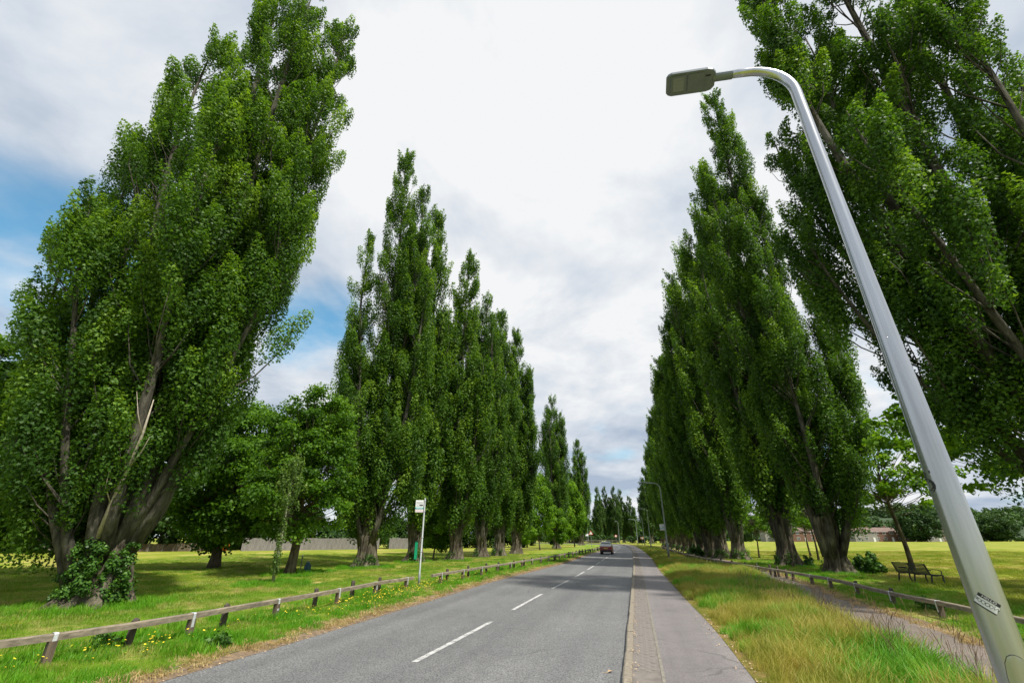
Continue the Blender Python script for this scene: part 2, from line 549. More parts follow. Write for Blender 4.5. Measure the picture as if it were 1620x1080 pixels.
# ------------------------------------------------------------------ ground plan (metres; x right, y ahead)
kerb_pts = [(0.1, 2.0), (1.55, 7.55), (2.47, 11.2), (4.72, 20.0), (7.70, 31.6), (11.45, 46.6), (17.7, 72), (23.6, 98), (28.3, 121), (31, 138), (30.5, 150), (26, 162), (16, 173), (0, 183), (-25, 193)]
left_pts = [(-6.6, 2.0), (-5.07, 7.83), (-4.45, 9.9), (-3.45, 13.8), (-2.82, 16.2), (-0.92, 23.6), (1.15, 30.0), (4.26, 39.7), (10.3, 63.3), (14.6, 78), (20.0, 100), (24.2, 121), (26, 136), (25.0, 145), (21, 155), (13, 164), (-2, 174), (-27, 184)]
foot_pts = [(1.9, 2.0), (3.38, 7.57), (4.44, 11.35), (5.25, 15.0), (9.13, 31.0), (13.3, 47), (19.3, 72), (25.2, 98), (30.0, 121), (32.8, 138), (32.3, 151), (27.5, 164), (17, 175), (1, 185), (-24, 195)]


def resample(pts, step=0.5, smooth=5.0):
    P = np.array(pts, float)
    seg = np.r_[0, np.cumsum(np.hypot(*np.diff(P, axis=0).T))]
    s = np.arange(0, seg[-1], step)
    Q = np.c_[np.interp(s, seg, P[:, 0]), np.interp(s, seg, P[:, 1])]
    k = int(smooth / step)
    w = np.exp(-np.linspace(-2, 2, 2 * k + 1) ** 2); w /= w.sum()
    out = np.empty_like(Q)
    for j in range(2):
        pad = np.r_[2 * Q[0, j] - Q[1:k + 1, j][::-1], Q[:, j], 2 * Q[-1, j] - Q[-k - 1:-1, j][::-1]]
        out[:, j] = np.convolve(pad, w, 'valid')
    return out


def offset(P, d):
    T = np.gradient(P, axis=0); T /= np.linalg.norm(T, axis=1)[:, None]
    return P + np.c_[T[:, 1], -T[:, 0]] * (np.asarray(d)[:, None] if np.ndim(d) else d)


KERB = resample(kerb_pts); LEFT = resample(left_pts); FOOT = resample(foot_pts)


def match(P, Q):
    """same number of points on both lines, by relative length"""
    n = max(len(P), len(Q))
    def rs(A):
        t = np.linspace(0, len(A) - 1, n)
        return np.c_[np.interp(t, np.arange(len(A)), A[:, 0]), np.interp(t, np.arange(len(A)), A[:, 1])]
    return rs(P), rs(Q)


def ribbon(P, Q, zp, zq, segs=1):
    P, Q = match(P, Q)
    n = len(P); V = []
    for k in range(segs + 1):
        t = k / segs
        z = zp * (1 - t) + zq * t
        V.append(np.c_[P * (1 - t) + Q * t, np.full(n, z)])
    V = np.concatenate(V)
    F = []
    i = np.arange(n - 1)
    for k in range(segs):
        a = k * n + i; b = (k + 1) * n + i
        F.append(np.c_[a, b, b + 1, a + 1])
    return V, np.concatenate(F)[:, ::-1]


def structure(name, me):
    return tag(link(name, me), kind='structure')


rng = np.random.default_rng(7)
random.seed(7)

# ground: one sheet to the horizon
gv = [(-3000, -60, 0), (3000, -60, 0), (3000, 4000, 0), (-3000, 4000, 0)]
structure('ground', np_mesh('ground', gv, [(0, 1, 2, 3)], M['ground']))
# verges near the road: slightly different turf, lapped 4 mm above the ground
V, F = ribbon(offset(LEFT, -7.5), offset(LEFT, -0.25), 0.004, 0.055, 6)
V[:, 2] += 0.01 * np.sin(V[:, 0] * 5) * np.cos(V[:, 1] * 4)* (V[:, 2] > 0.01)
structure('left_verge', np_mesh('left_verge', V, F, M['near_turf']))
# the soil lip beside the road
jit = 0.10 + 0.09 * np.sin(np.arange(len(LEFT)) * 1.7) + rng.normal(0, 0.05, len(LEFT))
V, F = ribbon(offset(LEFT, -0.34), offset(LEFT, 0.02 + 0.0 * jit), 0.066, 0.009, 3)
structure('soil_edge', np_mesh('soil_edge', V, F, M['soil']))
V, F = ribbon(LEFT, offset(KERB, 0.02), 0.006, 0.006, 6)
structure('road', np_mesh('road', V, F, M['road']))
# bed under kerb and strip, footway, right verge
V, F = ribbon(offset(KERB, 0.02), offset(KERB, 0.56), 0.099, 0.099, 1)
structure('strip_bed', np_mesh('strip_bed', V, F, M['strip']))
V, F = ribbon(offset(KERB, 0.555), FOOT, 0.102, 0.100, 4)
structure('footway', np_mesh('footway', V, F, M['footway']))
V, F = ribbon(offset(FOOT, -0.02), offset(FOOT, 5.4), 0.106, 0.006, 6)
structure('right_verge', np_mesh('right_verge', V, F, M['rough_turf']))

# park path on the right
pl = resample([(4.9, 3.0), (6.3, 7.5), (7.75, 11.61), (9.12, 15.6), (12.0, 23.3), (14.6, 31), (17, 40), (19, 48)], 0.5, 2)
pr = resample([(6.6, 3.0), (7.7, 7.0), (8.43, 9.45), (8.89, 10.5), (9.75, 13.29), (10.55, 16.31), (12.75, 22.2), (15.5, 31), (17.9, 40), (19.8, 48)], 0.5, 2)
V, F = ribbon(pl, pr, 0.04, 0.014, 2)
V[:, 2] += 0.065
structure('park_path', np_mesh('park_path', V, F, M['path']))
V, F = ribbon(offset(pl, -0.35), offset(pr, 0.45), 0.035, 0.012, 2)
V[:, 2] += 0.05
structure('path_edge', np_mesh('path_edge', V, F, M['soil']))
V, F = ribbon(offset(pr, 0.40), offset(pr, 5.5), 0.058, 0.008, 4)
structure('park_verge', np_mesh('park_verge', V, F, M['near_turf']))

# centre line
dash_me = None
C_l, C_k = match(LEFT, KERB)
CEN = resample([(-3.6, 2.0), (-1.66, 8.81), (-.51, 12.73), (1.0, 18.35), (2.35, 23), (3.65, 27.5), (6.95, 40), (13.4, 65), (19.1, 88), (24.3, 110), (27.6, 128), (28.4, 141), (25.5, 152), (17, 164), (4, 175), (-18, 184)])
cs = np.r_[0, np.cumsum(np.hypot(*np.diff(CEN, axis=0).T))]
rm = tag(link('road_marking', None), kind='structure')


def on_line(P, cum, s):
    return np.array([np.interp(s, cum, P[:, 0]), np.interp(s, cum, P[:, 1])])


s_first = float(np.interp(8.81, CEN[:, 1], cs))
s = s_first - 12.0
while s < cs[-1] - 10:
    a = np.array([on_line(CEN, cs, q) for q in np.linspace(max(s, 0), s + 4.05, 9)])
    if s + 4 > 0:
        w = 0.055 + rng.normal(0, 0.003, 9)
        L_, R2 = offset(a, w), offset(a, -w)
        V = np.r_[np.c_[L_, np.full(9, 0.011)], np.c_[R2, np.full(9, 0.011)]]
        F = [(k, k + 1, k + 10, k + 9) for k in range(8)]
        link('centre_dash', np_mesh('centre_dash', V, F, M['paint']), rm)
    s += 6.05

# kerbstones, each one a piece
kc = np.r_[0, np.cumsum(np.hypot(*np.diff(KERB, axis=0).T))]
kerb = tag(link('kerb', None), kind='structure')
km = []
for q in range(3):
    b = MB()
    w, h, l = 0.125, 0.118, 0.905
    j = [random.uniform(-0.008, 0.008) for _ in range(8)]
    prof = [(-w / 2, -h), (-w / 2 + j[0], -0.02), (-w / 2 + 0.02, j[1] * 0.4), (w / 2, j[2] * 0.4), (w / 2, -h)]
    Vv = []
    for yy in (-l / 2, -l / 6, l / 6, l / 2):
        jj = random.uniform(-0.004, 0.004)
        Vv += [(x + jj, yy, z) for x, z in prof]
    Ff = [(i * 5 + k, i * 5 + k + 1, (i + 1) * 5 + k + 1, (i + 1) * 5 + k) for i in range(3) for k in range(4)]
    Ff += [(4, 3, 2, 1, 0), (15, 16, 17, 18, 19)]
    b.add(Vv, Ff); km.append(b.mesh('kerbstone', M['kerb']))
s = 0.5
while s < 75:
    p = on_line(KERB, kc, s); p2 = on_line(KERB, kc, s + 0.3)
    t = p2 - p; t /= np.linalg.norm(t); nrm = np.array([t[1], -t[0]])
    c = p + nrm * (0.070 + random.uniform(-.006, .006))
    link('kerbstone', random.choice(km), kerb, (c[0], c[1], 0.124 + random.uniform(-.006, .004)), (0, 0, math.atan2(-t[0], t[1]) + random.uniform(-.006, .006)))
    s += 0.915
i0 = int(74.9 / 0.5)
V, F = ribbon(KERB[i0:], offset(KERB[i0:], 0.15), 0.12, 0.124, 1)
far_k = np_mesh('far_kerb', V, F, M['kerb'])
tag(link('far_kerb_run', far_k, kerb), kind='stuff')

# brick strip behind the kerb
strip = tag(link('brick_strip', None), kind='structure')
bm_ = []
for q in range(3):
    b = MB(); b.box((0, 0, -0.02), (0.0885, 0.214, 0.04), taper=0.985)
    bm_.append(b.mesh('brick', M['brick']))
s = 6.3 
nb = 0
while s < 17 and nb < 290:
    p = on_line(KERB, kc, s - 0.0); p2 = on_line(KERB, kc, s + 0.3)
    t = p2 - p; t /= np.linalg.norm(t); nrm = np.array([t[1], -t[0]])
    for r in range(4):
        c = p + nrm * (0.180 + 0.090 * r) + t * (0.105 if r % 2 else 0)
        link('brick', random.choice(bm_), strip, (c[0], c[1], 0.102 + random.uniform(-.002, .002)), (random.uniform(-.01, .01), random.uniform(-.01, .01), math.atan2(-t[0], t[1]) + random.uniform(-.02, .02)))
        nb += 1
    s += 0.216
# rest of the strip as one part of small bricks
b = MB()
while s < 60:
    p = on_line(KERB, kc, s); p2 = on_line(KERB, kc, s + 0.3)
    t = p2 - p; t /= np.linalg.norm(t); nrm = np.array([t[1], -t[0]])
    for r in range(4):
        c = p + nrm * (0.180 + 0.090 * r) + t * (0.105 if r % 2 else 0)
        b.box((c[0], c[1], 0.086 + random.uniform(-.003, .003)), (0.08, 0.208, 0.04), math.atan2(-t[0], t[1]))
    s += 0.216
tag(b.build('far_bricks', M['brick'], strip), kind='stuff')
V, F = ribbon(offset(KERB, 0.53), offset(KERB, 0.575), 0.107, 0.107, 1)
structure('edging_strip', np_mesh('edging_strip', V, F, M['edging']))


# ------------------------------------------------------------------ trees
def leaves(centres, normals, size, rg, tintv, tri=False):
    """one folded rhombic leaf per row"""
    n = len(centres)
    nm = normals / (np.linalg.norm(normals, axis=1)[:, None] + 1e-9)
    a = rg.normal(size=(n, 3)); a -= (a * nm).sum(1)[:, None] * nm
    a /= np.linalg.norm(a, axis=1)[:, None] + 1e-9
    b = np.cross(nm, a)
    s = size * rg.uniform(0.7, 1.25, n)
    s = s[:, None]
    if tri:      # deltoid poplar leaf
        V = np.stack([centres - a * s * 0.4 + b * s * 0.48, centres + a * s * 0.62, centres - a * s * 0.4 - b * s * 0.48], 1).reshape(-1, 3)
        return V, np.arange(3 * n).reshape(n, 3), tintv
    V = np.stack([centres - a * s * 0.5, centres + b * s * 0.46 + nm * s * 0.10 - a * s * 0.05, centres + a * s * 0.55, centres - b * s * 0.46 + nm * s * 0.10 - a * s * 0.05], 1).reshape(-1, 3)
    F = np.arange(4 * n).reshape(n, 4)
    return V, F, tintv


def blobnoise(P, rg, scale, k=6):
    out = np.zeros(len(P))
    for _ in range(k):
        w = rg.normal(size=3); w /= np.linalg.norm(w)
        out += np.sin(P @ (w * 2 * PI / scale * rg.uniform(0.7, 1.6)) + rg.uniform(0, 6.28))
    return out / k ** 0.5


def clump_leaves(C, axes, ax, n_leaves, leaf, rg, up=0.35, weight=None, shell=0.36, jit=0.55, tri=False):
    """spread leaves through ellipsoid clumps: C centres, ax (m,3) axis dir, axes (m,2) radial and axial radius"""
    m = len(C)
    w = axes[:, 0] ** 2 * axes[:, 1]
    w = w ** 0.75
    w /= w.sum()
    idx = rg.choice(m, n_leaves, p=w)
    d = rg.normal(size=(n_leaves, 3)); d /= np.linalg.norm(d, axis=1)[:, None]
    r = rg.uniform(0, 1, n_leaves) ** shell
    u = ax[idx]
    da = (d * u).sum(1)[:, None] * u
    dr = d - da
    ra = axes[idx]
    # ragged shape: upper end narrower
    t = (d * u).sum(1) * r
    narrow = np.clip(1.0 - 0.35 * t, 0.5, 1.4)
    pos = C[idx] + dr * (r * ra[:, 0] * narrow)[:, None] + da * (r * ra[:, 1])[:, None]
    pos += rg.normal(0, 0.05, pos.shape) * ra[:, :1]
    nm = d + rg.normal(0, jit, d.shape) + np.array([0, 0, up])
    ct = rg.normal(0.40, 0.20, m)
    # clump shading painted into the tint: lighter at upper tips, darker inside
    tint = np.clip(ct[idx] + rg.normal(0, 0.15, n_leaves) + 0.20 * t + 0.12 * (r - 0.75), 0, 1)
    return leaves(pos, nm, leaf, rg, tint, tri)


def leader_curve(pl, t):
    (x0, y0, z0), (x1, y1, z1), R, wob = pl
    e = 1 - (1 - t) ** 1.8
    x = x0 + (x1 - x0) * e + 0.22 * np.sin(t * 5 + wob) * t
    y = y0 + (y1 - y0) * e + 0.22 * np.cos(t * 4 + wob * 2) * t
    z = z0 + (z1 - z0) * t
    return np.stack([x, y, z], -1)


def profile(t):
    return np.clip((t * 1.9 + 0.12), 0, 1) ** 0.6 * np.clip(1.015 - t, 0, 1) ** 0.40 * 1.12


def make_poplar(plumes, n_leaves, leaf, seed, trunk_r, fork_h, label, name='poplar_tree', clump=0.55, density=1.0, mat='poplar', low_start=0.05, twig=260, shoots=True, lean=(0, 0), twist=0.3):
    rg = np.random.default_rng(seed)
    root = thing(name, label, 'tree')
    # trunk: fluted, flaring at the roots
    tb = MB()
    nr, nseg = 34, 96
    ph = [rg.uniform(0, 6.28) for _ in range(5)]
    pts, rad = [], []
    for i in range(nr):
        t = i / (nr - 1)
        z = -0.15 + (fork_h + 0.9) * t
        pts.append((lean[0] * t + 0.05 * math.sin(z * 2), lean[1] * t, z))
        rad.append(trunk_r * (0.78 + 0.55 * math.exp(-max(z, 0) / 0.45) - 0.05 * t + 0))

    def fl(a, i):
        z = pts[i][2]
        k = math.exp(-max(z, 0) / 0.8)
        tw = a + twist * z
        return 1 + (0.05 + 0.17 * k) * math.sin(5 * tw + ph[0]) + (0.06 + 0.06 * k) * math.sin(9 * tw + ph[1]) + 0.03 * math.sin(13 * tw + ph[2] + 1.5 * math.sin(z * 2.1)) - 0.045 * (1 - abs(math.sin(11.5 * tw + 1.2 * math.sin(z * 1.7 + ph[4])))) ** 2 - 0.035 * (1 - abs(math.sin(19.5 * tw + 1.6 * math.sin(z * 2.9 + ph[3])))) ** 2 + 0.03 * math.sin(z * 5 + 3 * a + ph[1]) * math.sin(z * 2.3 + 2 * a)
    tb.tube(pts, rad, nseg, True, fl)
    tb.build('trunk', M['bark'], root, smooth=True)
    # leaders
    for pl in plumes:
        (x0, y0, z0), (x1, y1, z1), Rr, wob = pl
        ts = np.linspace(0, 0.97, 16)
        cp = leader_curve(pl, ts)
        h = z1 - z0
        r0 = min(trunk_r * 0.34, 0.0085 * h + 0.02)
        cp0 = np.array([[x0 * 0.4 + lean[0] * 0.6, y0 * 0.4 + lean[1] * 0.6, z0 - 1.5]])
        cp = np.r_[cp0, cp]
        rr = np.r_[r0 * 1.25, r0 * (1 - ts) ** 0.9 + 0.015]
        lb = MB()
        l1 = rg.uniform(0, 6)
        lb.tube(cp, rr, 14, True, lambda a, i: 1 + 0.10 * math.sin(3 * a + i + l1) - 0.10 * (1 - abs(math.sin(3.5 * a + i * .5 + l1))) ** 2)
        lb.build('limb', M['limb'], root, smooth=True)
    # clumps
    C, AX, SZ, TW = [], [], [], []
    for pl in plumes:
        (x0, y0, z0), (x1, y1, z1), Rr, wob = pl
        h = z1 - z0
        cnt = int(density * h * (Rr ** 1.1) * 4.0 / (clump / 0.55) ** 1.5)
        t = low_start + (1 - low_start) * rg.uniform(0, 1, cnt) ** 0.85
        base = leader_curve(pl, t)
        phi = rg.uniform(0, 2 * PI, cnt)
        rho = Rr * profile(t) * (rg.uniform(0.12, 1, cnt) ** 0.55)
        k = blobnoise(np.c_[phi * 2, t * h, phi * 0], rg, 7.0)
        rho *= 1 + 0.16 * k
        out = np.c_[np.cos(phi), np.sin(phi), np.zeros(cnt)]
        p = base + out * rho[:, None]
        gone = blobnoise(p, rg, 2.8) < -0.65
        p, out, base, t, rho = p[~gone], out[~gone], base[~gone], t[~gone], rho[~gone]
        m = len(p)
        ax = out * 0.26 + np.array([0, 0, 1.0]) + rg.normal(0, 0.12, (m, 3))
        ax /= np.linalg.norm(ax, axis=1)[:, None]
        s = clump * rg.uniform(0.5, 1.3, m) * (1 - 0.42 * t ** 4)
        C.append(p); AX.append(ax); SZ.append(np.c_[s * .88, s * rg.uniform(2.0, 3.5, m)])
        # twigs: from the leader lower down to the clump
        kk = min(m, int(twig * h / 25 * Rr / 2.4))
        sel = rg.choice(m, kk, replace=False)
        st_t = np.clip(t[sel] - (rho[sel] * 1.7 + 0.6) / h, 0, 1)
        TW.append((leader_curve(pl, st_t), p[sel] + ax[sel] * s[sel, None] * 0.6))
    C = np.concatenate(C); AX = np.concatenate(AX); SZ = np.concatenate(SZ)
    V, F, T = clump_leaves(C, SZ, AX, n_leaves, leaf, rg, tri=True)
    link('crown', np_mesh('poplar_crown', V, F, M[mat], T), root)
    A = np.concatenate([a for a, b in TW]); B = np.concatenate([b for a, b in TW])
    ok = (B - A)[:, 2] > 0.9 * np.hypot((B - A)[:, 0], (B - A)[:, 1])
    A, B = A[ok], B[ok]
    link('twigs', np_mesh('twigs', *strands(A, B, 0.035, rg), M['limb'], None, True), root)
    if shoots:
        ns = 26
        ph_ = rg.uniform(0, 2 * PI, ns); 
        c = np.c_[np.cos(ph_) * trunk_r * 1.0, np.sin(ph_) * trunk_r * 1.0, rg.uniform(0.1, .7, ns)]
        keep = np.cos(ph_ - rg.uniform(0, 6.28)) > -0.1
        c = c[keep]
        s = rg.uniform(0.12, 0.34, len(c))
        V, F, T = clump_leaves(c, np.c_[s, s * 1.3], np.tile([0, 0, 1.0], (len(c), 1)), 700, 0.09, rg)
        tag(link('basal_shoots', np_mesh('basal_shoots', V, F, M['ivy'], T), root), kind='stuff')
    return root


def strands(A, B, r0, rg, sag=0.25):
    """thin three-sided tapered branches from A to B with a bend"""
    n = len(A)
    ts = np.array([0, 0.35, 0.7, 1.0])
    d = B - A
    horiz = d.copy(); horiz[:, 2] = 0
    P = []
    for t in ts:
        q = A + d * t + horiz * (sag * math.sin(PI * t)) + rg.normal(0, 0.06, A.shape) * (0 < t < 1)
        P.append(q)
    dn = d / (np.linalg.norm(d, axis=1)[:, None] + 1e-9)
    u = np.cross(dn, rg.normal(size=d.shape)); u /= np.linalg.norm(u, axis=1)[:, None] + 1e-9
    w = np.cross(dn, u)
    L = np.linalg.norm(d, axis=1)
    rr = r0 * np.clip(L / 3.0, 0.35, 1.4)
    V = np.zeros((n, 4, 3, 3))
    for i, t in enumerate(ts):
        r = rr * (1 - 0.8 * t)
        for k in range(3):
            a = 2 * PI * k / 3
            V[:, i, k] = P[i] + (u * math.cos(a) + w * math.sin(a)) * r[:, None]
    base = (np.arange(n) * 12)[:, None]
    F = []
    for i in range(3):
        for k in range(3):
            k2 = (k + 1) % 3
            F.append(base + np.array([[i * 3 + k, i * 3 + k2, (i + 1) * 3 + k2, (i + 1) * 3 + k]]))
    return V.reshape(-1, 3), np.concatenate(F, 0)


def pm(x0, y0, z0, x1, y1, z1, R):
    return ((x0, y0, z0), (x1, y1, z1), R, random.uniform(0, 6.28))


G_POP_L = 'poplars in the row left of the road'
G_POP_R = 'poplars in the row right of the road'

L1 = make_poplar([
    pm(.3, 0, 2.8, -.6, .2, 31.8, 2.3), pm(.6, -.2, 3.0, 1.3, -.3, 30.6, 2.0), pm(.9, .3, 3.0, 2.9, .6, 29.0, 1.9), pm(0, -.8, 2.4, -2.7, -.6, 25.8, 1.7),
    pm(-.6, .2, 1.9, -4.5, 0, 23.2, 1.3), pm(-.9, .4, 1.5, -5.6, .6, 18.9, 1.2), pm(-.8, -.7, 1.5, -4.2, -1.5, 12.8, 1.3),
    pm(.6, .8, 2.8, 1.0, 2.6, 27, 2.0), pm(.5, -.9, 2.8, 1.0, -2.3, 19.5, 1.6), pm(.9, -.1, 3.0, 3.4, -.6, 15.5, 1.5),
    pm(-.5, -.9, 1.7, -2.6, -2.3, 13.5, 1.5), pm(-.6, .9, 1.8, -3.4, 2.4, 18.5, 1.7), pm(-.9, -.2, 1.3, -3.0, -1.2, 7.5, 1.3), pm(-.9, .6, 1.3, -3.9, .8, 7.2, 1.3)],
    560000, 0.094, 11, 0.76, 3.0, 'huge broad many stemmed poplar with ivy round its base, nearest on the left', clump=0.52, twig=420, density=.62)
L1.location = (-12.6, 15.3, 0)
L1['group'] = G_POP_L
# leafy growth round the foot of the trunk
rg = np.random.default_rng(5)
ph_ = rg.uniform(-2.6, 0.2, 60)
zc = rg.uniform(0.25, 1.75, 60)
rr_ = rg.uniform(.74, .9, 60)
c = np.c_[np.cos(ph_) * rr_, np.sin(ph_) * rr_, zc]
s = rg.uniform(0.07, 0.21, 60)
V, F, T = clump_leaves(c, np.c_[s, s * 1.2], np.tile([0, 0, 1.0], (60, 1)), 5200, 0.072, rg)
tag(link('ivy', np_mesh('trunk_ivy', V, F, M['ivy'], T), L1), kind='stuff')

b = MB()
b.tube([(.15, -.72, 1.9), (.45, -1.0, 2.8), (.75, -1.2, 3.8), (1.1, -1.5, 4.8), (1.25, -1.7, 5.9)], [.085, .065, .05, .035, .012], 8, True, lambda a, i: 1 + .1 * math.sin(2 * a + i))
b.tube([(.75, -1.2, 3.8), (1.25, -1.5, 4.3), (1.6, -1.8, 4.7)], [.028, .018, .006], 6)
b.tube([(1.1, -1.5, 4.8), (1.0, -1.8, 5.4), (.8, -1.9, 6.1)], [.024, .014, .005], 6)
b.tube([(.45, -1.0, 2.8), (.35, -1.3, 3.3), (.45, -1.5, 3.9)], [.022, .013, .005], 6)
b.build('dead_branch', plain('dead_pale_wood', (0.38, 0.33, 0.26), 0.85, var=.3, scale=12), L1, smooth=True)

R1 = make_poplar([
    pm(-.3, 0, 3.5, -1.2, 0, 32, 2.5), pm(-.9, .2, 3.4, -4.0, .4, 29.0, 2.1), pm(-1, -.2, 3.2, -5.4, -.2, 26.0, 1.6),
    pm(-.9, -.8, 3.2, -4.6, -1.6, 16, 1.7), pm(.6, .3, 3.5, 2.4, .5, 29, 2.3), pm(0, 1, 3.4, -1.0, 2.7, 27, 2.1),
    pm(0, -1, 3.4, .2, -2.3, 22, 2.0), pm(1, .2, 3.2, 5, .5, 21, 2.1), pm(-1, .8, 3.0, -4.9, 1.8, 13, 1.7), pm(-.6, .9, 3, -3.6, 3.2, 20, 1.9)],
    400000, 0.096, 12, 0.95, 3.4, 'towering dark poplar filling the upper right corner behind the nearest street lamp', clump=0.50, twig=420, density=.43, low_start=.13)
R1.location = (16.5, 12.5, 0)
R1['group'] = G_POP_R

L2 = make_poplar([
    pm(0, 0, 2.8, -.5, 0, 38.0, 2.3), pm(-.8, .1, 2.8, -3.3, .2, 28.0, 1.6), pm(.6, .2, 2.8, 1.3, .4, 33.5, 1.9),
    pm(.7, -.5, 2.8, 2.9, -.8, 23, 1.7), pm(-.6, -.6, 2.8, -2.2, -1.0, 19, 1.7), pm(0, .8, 2.8, .2, 2.0, 31, 2.0),
    pm(.6, 0, 2.6, 3.0, .2, 12, 1.6), pm(-.7, 0, 2.4, -2.6, -.2, 10, 1.6)],
    270000, 0.126, 13, 0.72, 2.9, 'tall poplar with a split crown and slim side stem, second on the left', clump=0.56, density=.72)
L2.location = (-10.13, 34.05, 0)
L2['group'] = G_POP_L

R2 = make_poplar([
    pm(0, 0, 2.4, -.3, 0, 39.0, 2.3), pm(-.6, .1, 2.4, -2.4, .2, 31, 2.0), pm(.4, 0, 2.4, 1.0, .2, 32.5, 1.35),
    pm(.8, -.3, 2.2, 3.9, -.3, 23.6, 1.35), pm(.9, .2, 2.0, 4.3, .4, 15.0, 1.5), pm(-.4, -.8, 2.4, -1.2, -1.8, 20, 1.9), pm(0, .8, 2.4, .6, 2.0, 29, 2.0),
    pm(.5, -.7, 2.2, 2.2, -1.6, 13, 1.6)],
    270000, 0.118, 14, 0.62, 2.3, 'tall poplar with a twisted trunk and leafy side stems, nearest the iron bench', clump=0.54, density=.72, low_start=.06, lean=(-.35, 0), twist=0.55)
R2.location = (18.6, 28.3, 0)
R2['group'] = G_POP_R


def generic(seed, H, n, leaf, label, wide=1.0, mat='poplar'):
    rg = np.random.default_rng(seed)
    pls = [pm(0, 0, 2.4, 0, 0, H, 2.3 * wide)]
    k = 6
    a0 = rg.uniform(0, 6.28)
    for i in range(k):
        a = a0 + i * 2 * PI / k + rg.uniform(-.3, .3)
        r = rg.uniform(1.5, 2.7) * wide
        hh = H * rg.uniform(0.55, 0.92)
        pls.append(pm(.5 * math.cos(a), .5 * math.sin(a), 2.4, r * math.cos(a), r * math.sin(a), hh, rg.uniform(1.5, 2.0) * wide))
    return make_poplar(pls, n, leaf, seed, 0.68, 2.4, label, clump=0.58, mat=mat, twig=200, density=.75, low_start=0.055)


GA = generic(21, 33, 130000, 0.165, 'x')
GB = generic(22, 33, 130000, 0.165, 'x', 1.08)
GC = generic(23, 33, 128000, 0.165, 'x', 0.92)
GD = generic(24, 30, 42000, 0.30, 'x', 1.0, 'poplar_far')

lrow = [(-8.3, 41.7, 36.5, GC, 1.0, 'slender poplar with a turquoise box at its trunk, third in the left row'),
        (-5.05, 43.92, 32.4, GA, 1.0, 'poplar with a thick forked trunk and ivy at its foot, fourth in the left row'),
        (-3.3, 52.3, 32.2, GB, .95, 'fifth poplar in the left row, its dark trunk narrow and leaf clad'),
        (-1.45, 55.8, 31.2, GC, 1.0, 'sixth poplar in the left row, half hidden between two others'),
        (.56, 62.1, 31, GA, 1.05, 'seventh poplar in the left row, with a short stout pale trunk'),
        (8.67, 94.6, 30.8, GB, 1.05, 'lone pointed poplar standing apart beyond the close left row'),
        (19.04, 133.7, 28.4, GC, 1.15, 'farthest and smallest poplar of the left row, just before the bend')]
for i, (x, y, h, src, wd, lab) in enumerate(lrow):
    if src is GA and i == 1 or src is GB and i == 2 or src is GC and i == 0:
        o = src; o.location = (x, y, 0); o.rotation_euler = (0, 0, 0.7 * i); o.scale = (wd, wd, h / 33); o['label'] = lab; o['group'] = G_POP_L
    else:
        copy_tree(src, (x, y, 0), 1.3 * i + .5, (wd, wd, h / 33), lab, G_POP_L)

rrow = [(19.9, 35.5, 37.8, GA, 1.05, 'poplar just behind the bench side poplar, with a broad dark leaning trunk'),
        (20.9, 45.1, 35.2, GB, 1.0, 'fourth poplar from the front on the right, its trunk rising behind the knee rail'),
        (21.0, 49.1, 31.5, GC, 1.05, 'fifth poplar from the front on the right, with a wide ridged trunk'),
        (21.3, 52.6, 28.5, GA, 1.0, 'sixth poplar from the front on the right, its trunk close against the next'),
        (21.9, 56.3, 27.6, GB, 1.0, 'seventh poplar from the front on the right, by a dark shrub at its foot'),
        (24.0, 64.6, 27.8, GC, 1.05, 'eighth poplar from the front on the right, over the end of the near rail'),
        (26.2, 73.3, 27.5, GA, 1.0, 'ninth poplar from the front on the right, behind the second street lamp'),
        (28.4, 82, 27.2, GB, 1.0, 'tenth poplar in the right row, in the dense green wall'),
        (30.6, 91, 27.2, GC, 1.05, 'eleventh poplar in the right row, in the dense green wall'),
        (32.9, 100, 26.5, GA, 1.0, 'twelfth poplar in the right row, above the third street lamp'),
        (35.1, 109, 26.5, GB, 1.0, 'thirteenth poplar in the right row, near the bend'),
        (37.3, 119, 26, GC, 1.0, 'fourteenth poplar in the right row, last before the bend')]
for i, (x, y, h, src, wd, lab) in enumerate(rrow):
    copy_tree(src, (x, y, 0), 2.1 * i + 1.0, (wd, wd, h / 33), lab, G_POP_R)

far = [(36.3, 200, 22.4, 'leftmost of the far poplars standing across the bend'),
       (40.0, 203, 22.8, 'second of the far poplars across the bend'),
       (43.6, 201, 22.8, 'third of the far poplars across the bend'),
       (47.0, 204, 21.8, 'fourth of the far poplars across the bend, slightly apart'),
       (50.2, 202, 18.8, 'short far poplar between the close clump and the tall spire'),
       (48.8, 170, 26.3, 'tall dark spire poplar beyond the bend, left of the street lamps'),
       (55.0, 178, 23.5, 'thin topped poplar beyond the bend beside the tall spire'),
       (51.8, 150, 20.0, 'low poplar beyond the bend tucked under the right row')]
for i, (x, y, h, lab) in enumerate(far):
    if i == 0:
        o = GD; o.location = (x, y, 0); o.scale = (.85, .85, h / 30); o['label'] = lab; o['group'] = 'distant poplars beyond the bend'
    else:
        copy_tree(GD, (x, y, 0), 1.1 * i, (.85 if i < 5 else 1.15,) * 2 + (h / 30,), lab, 'distant poplars beyond the bend')


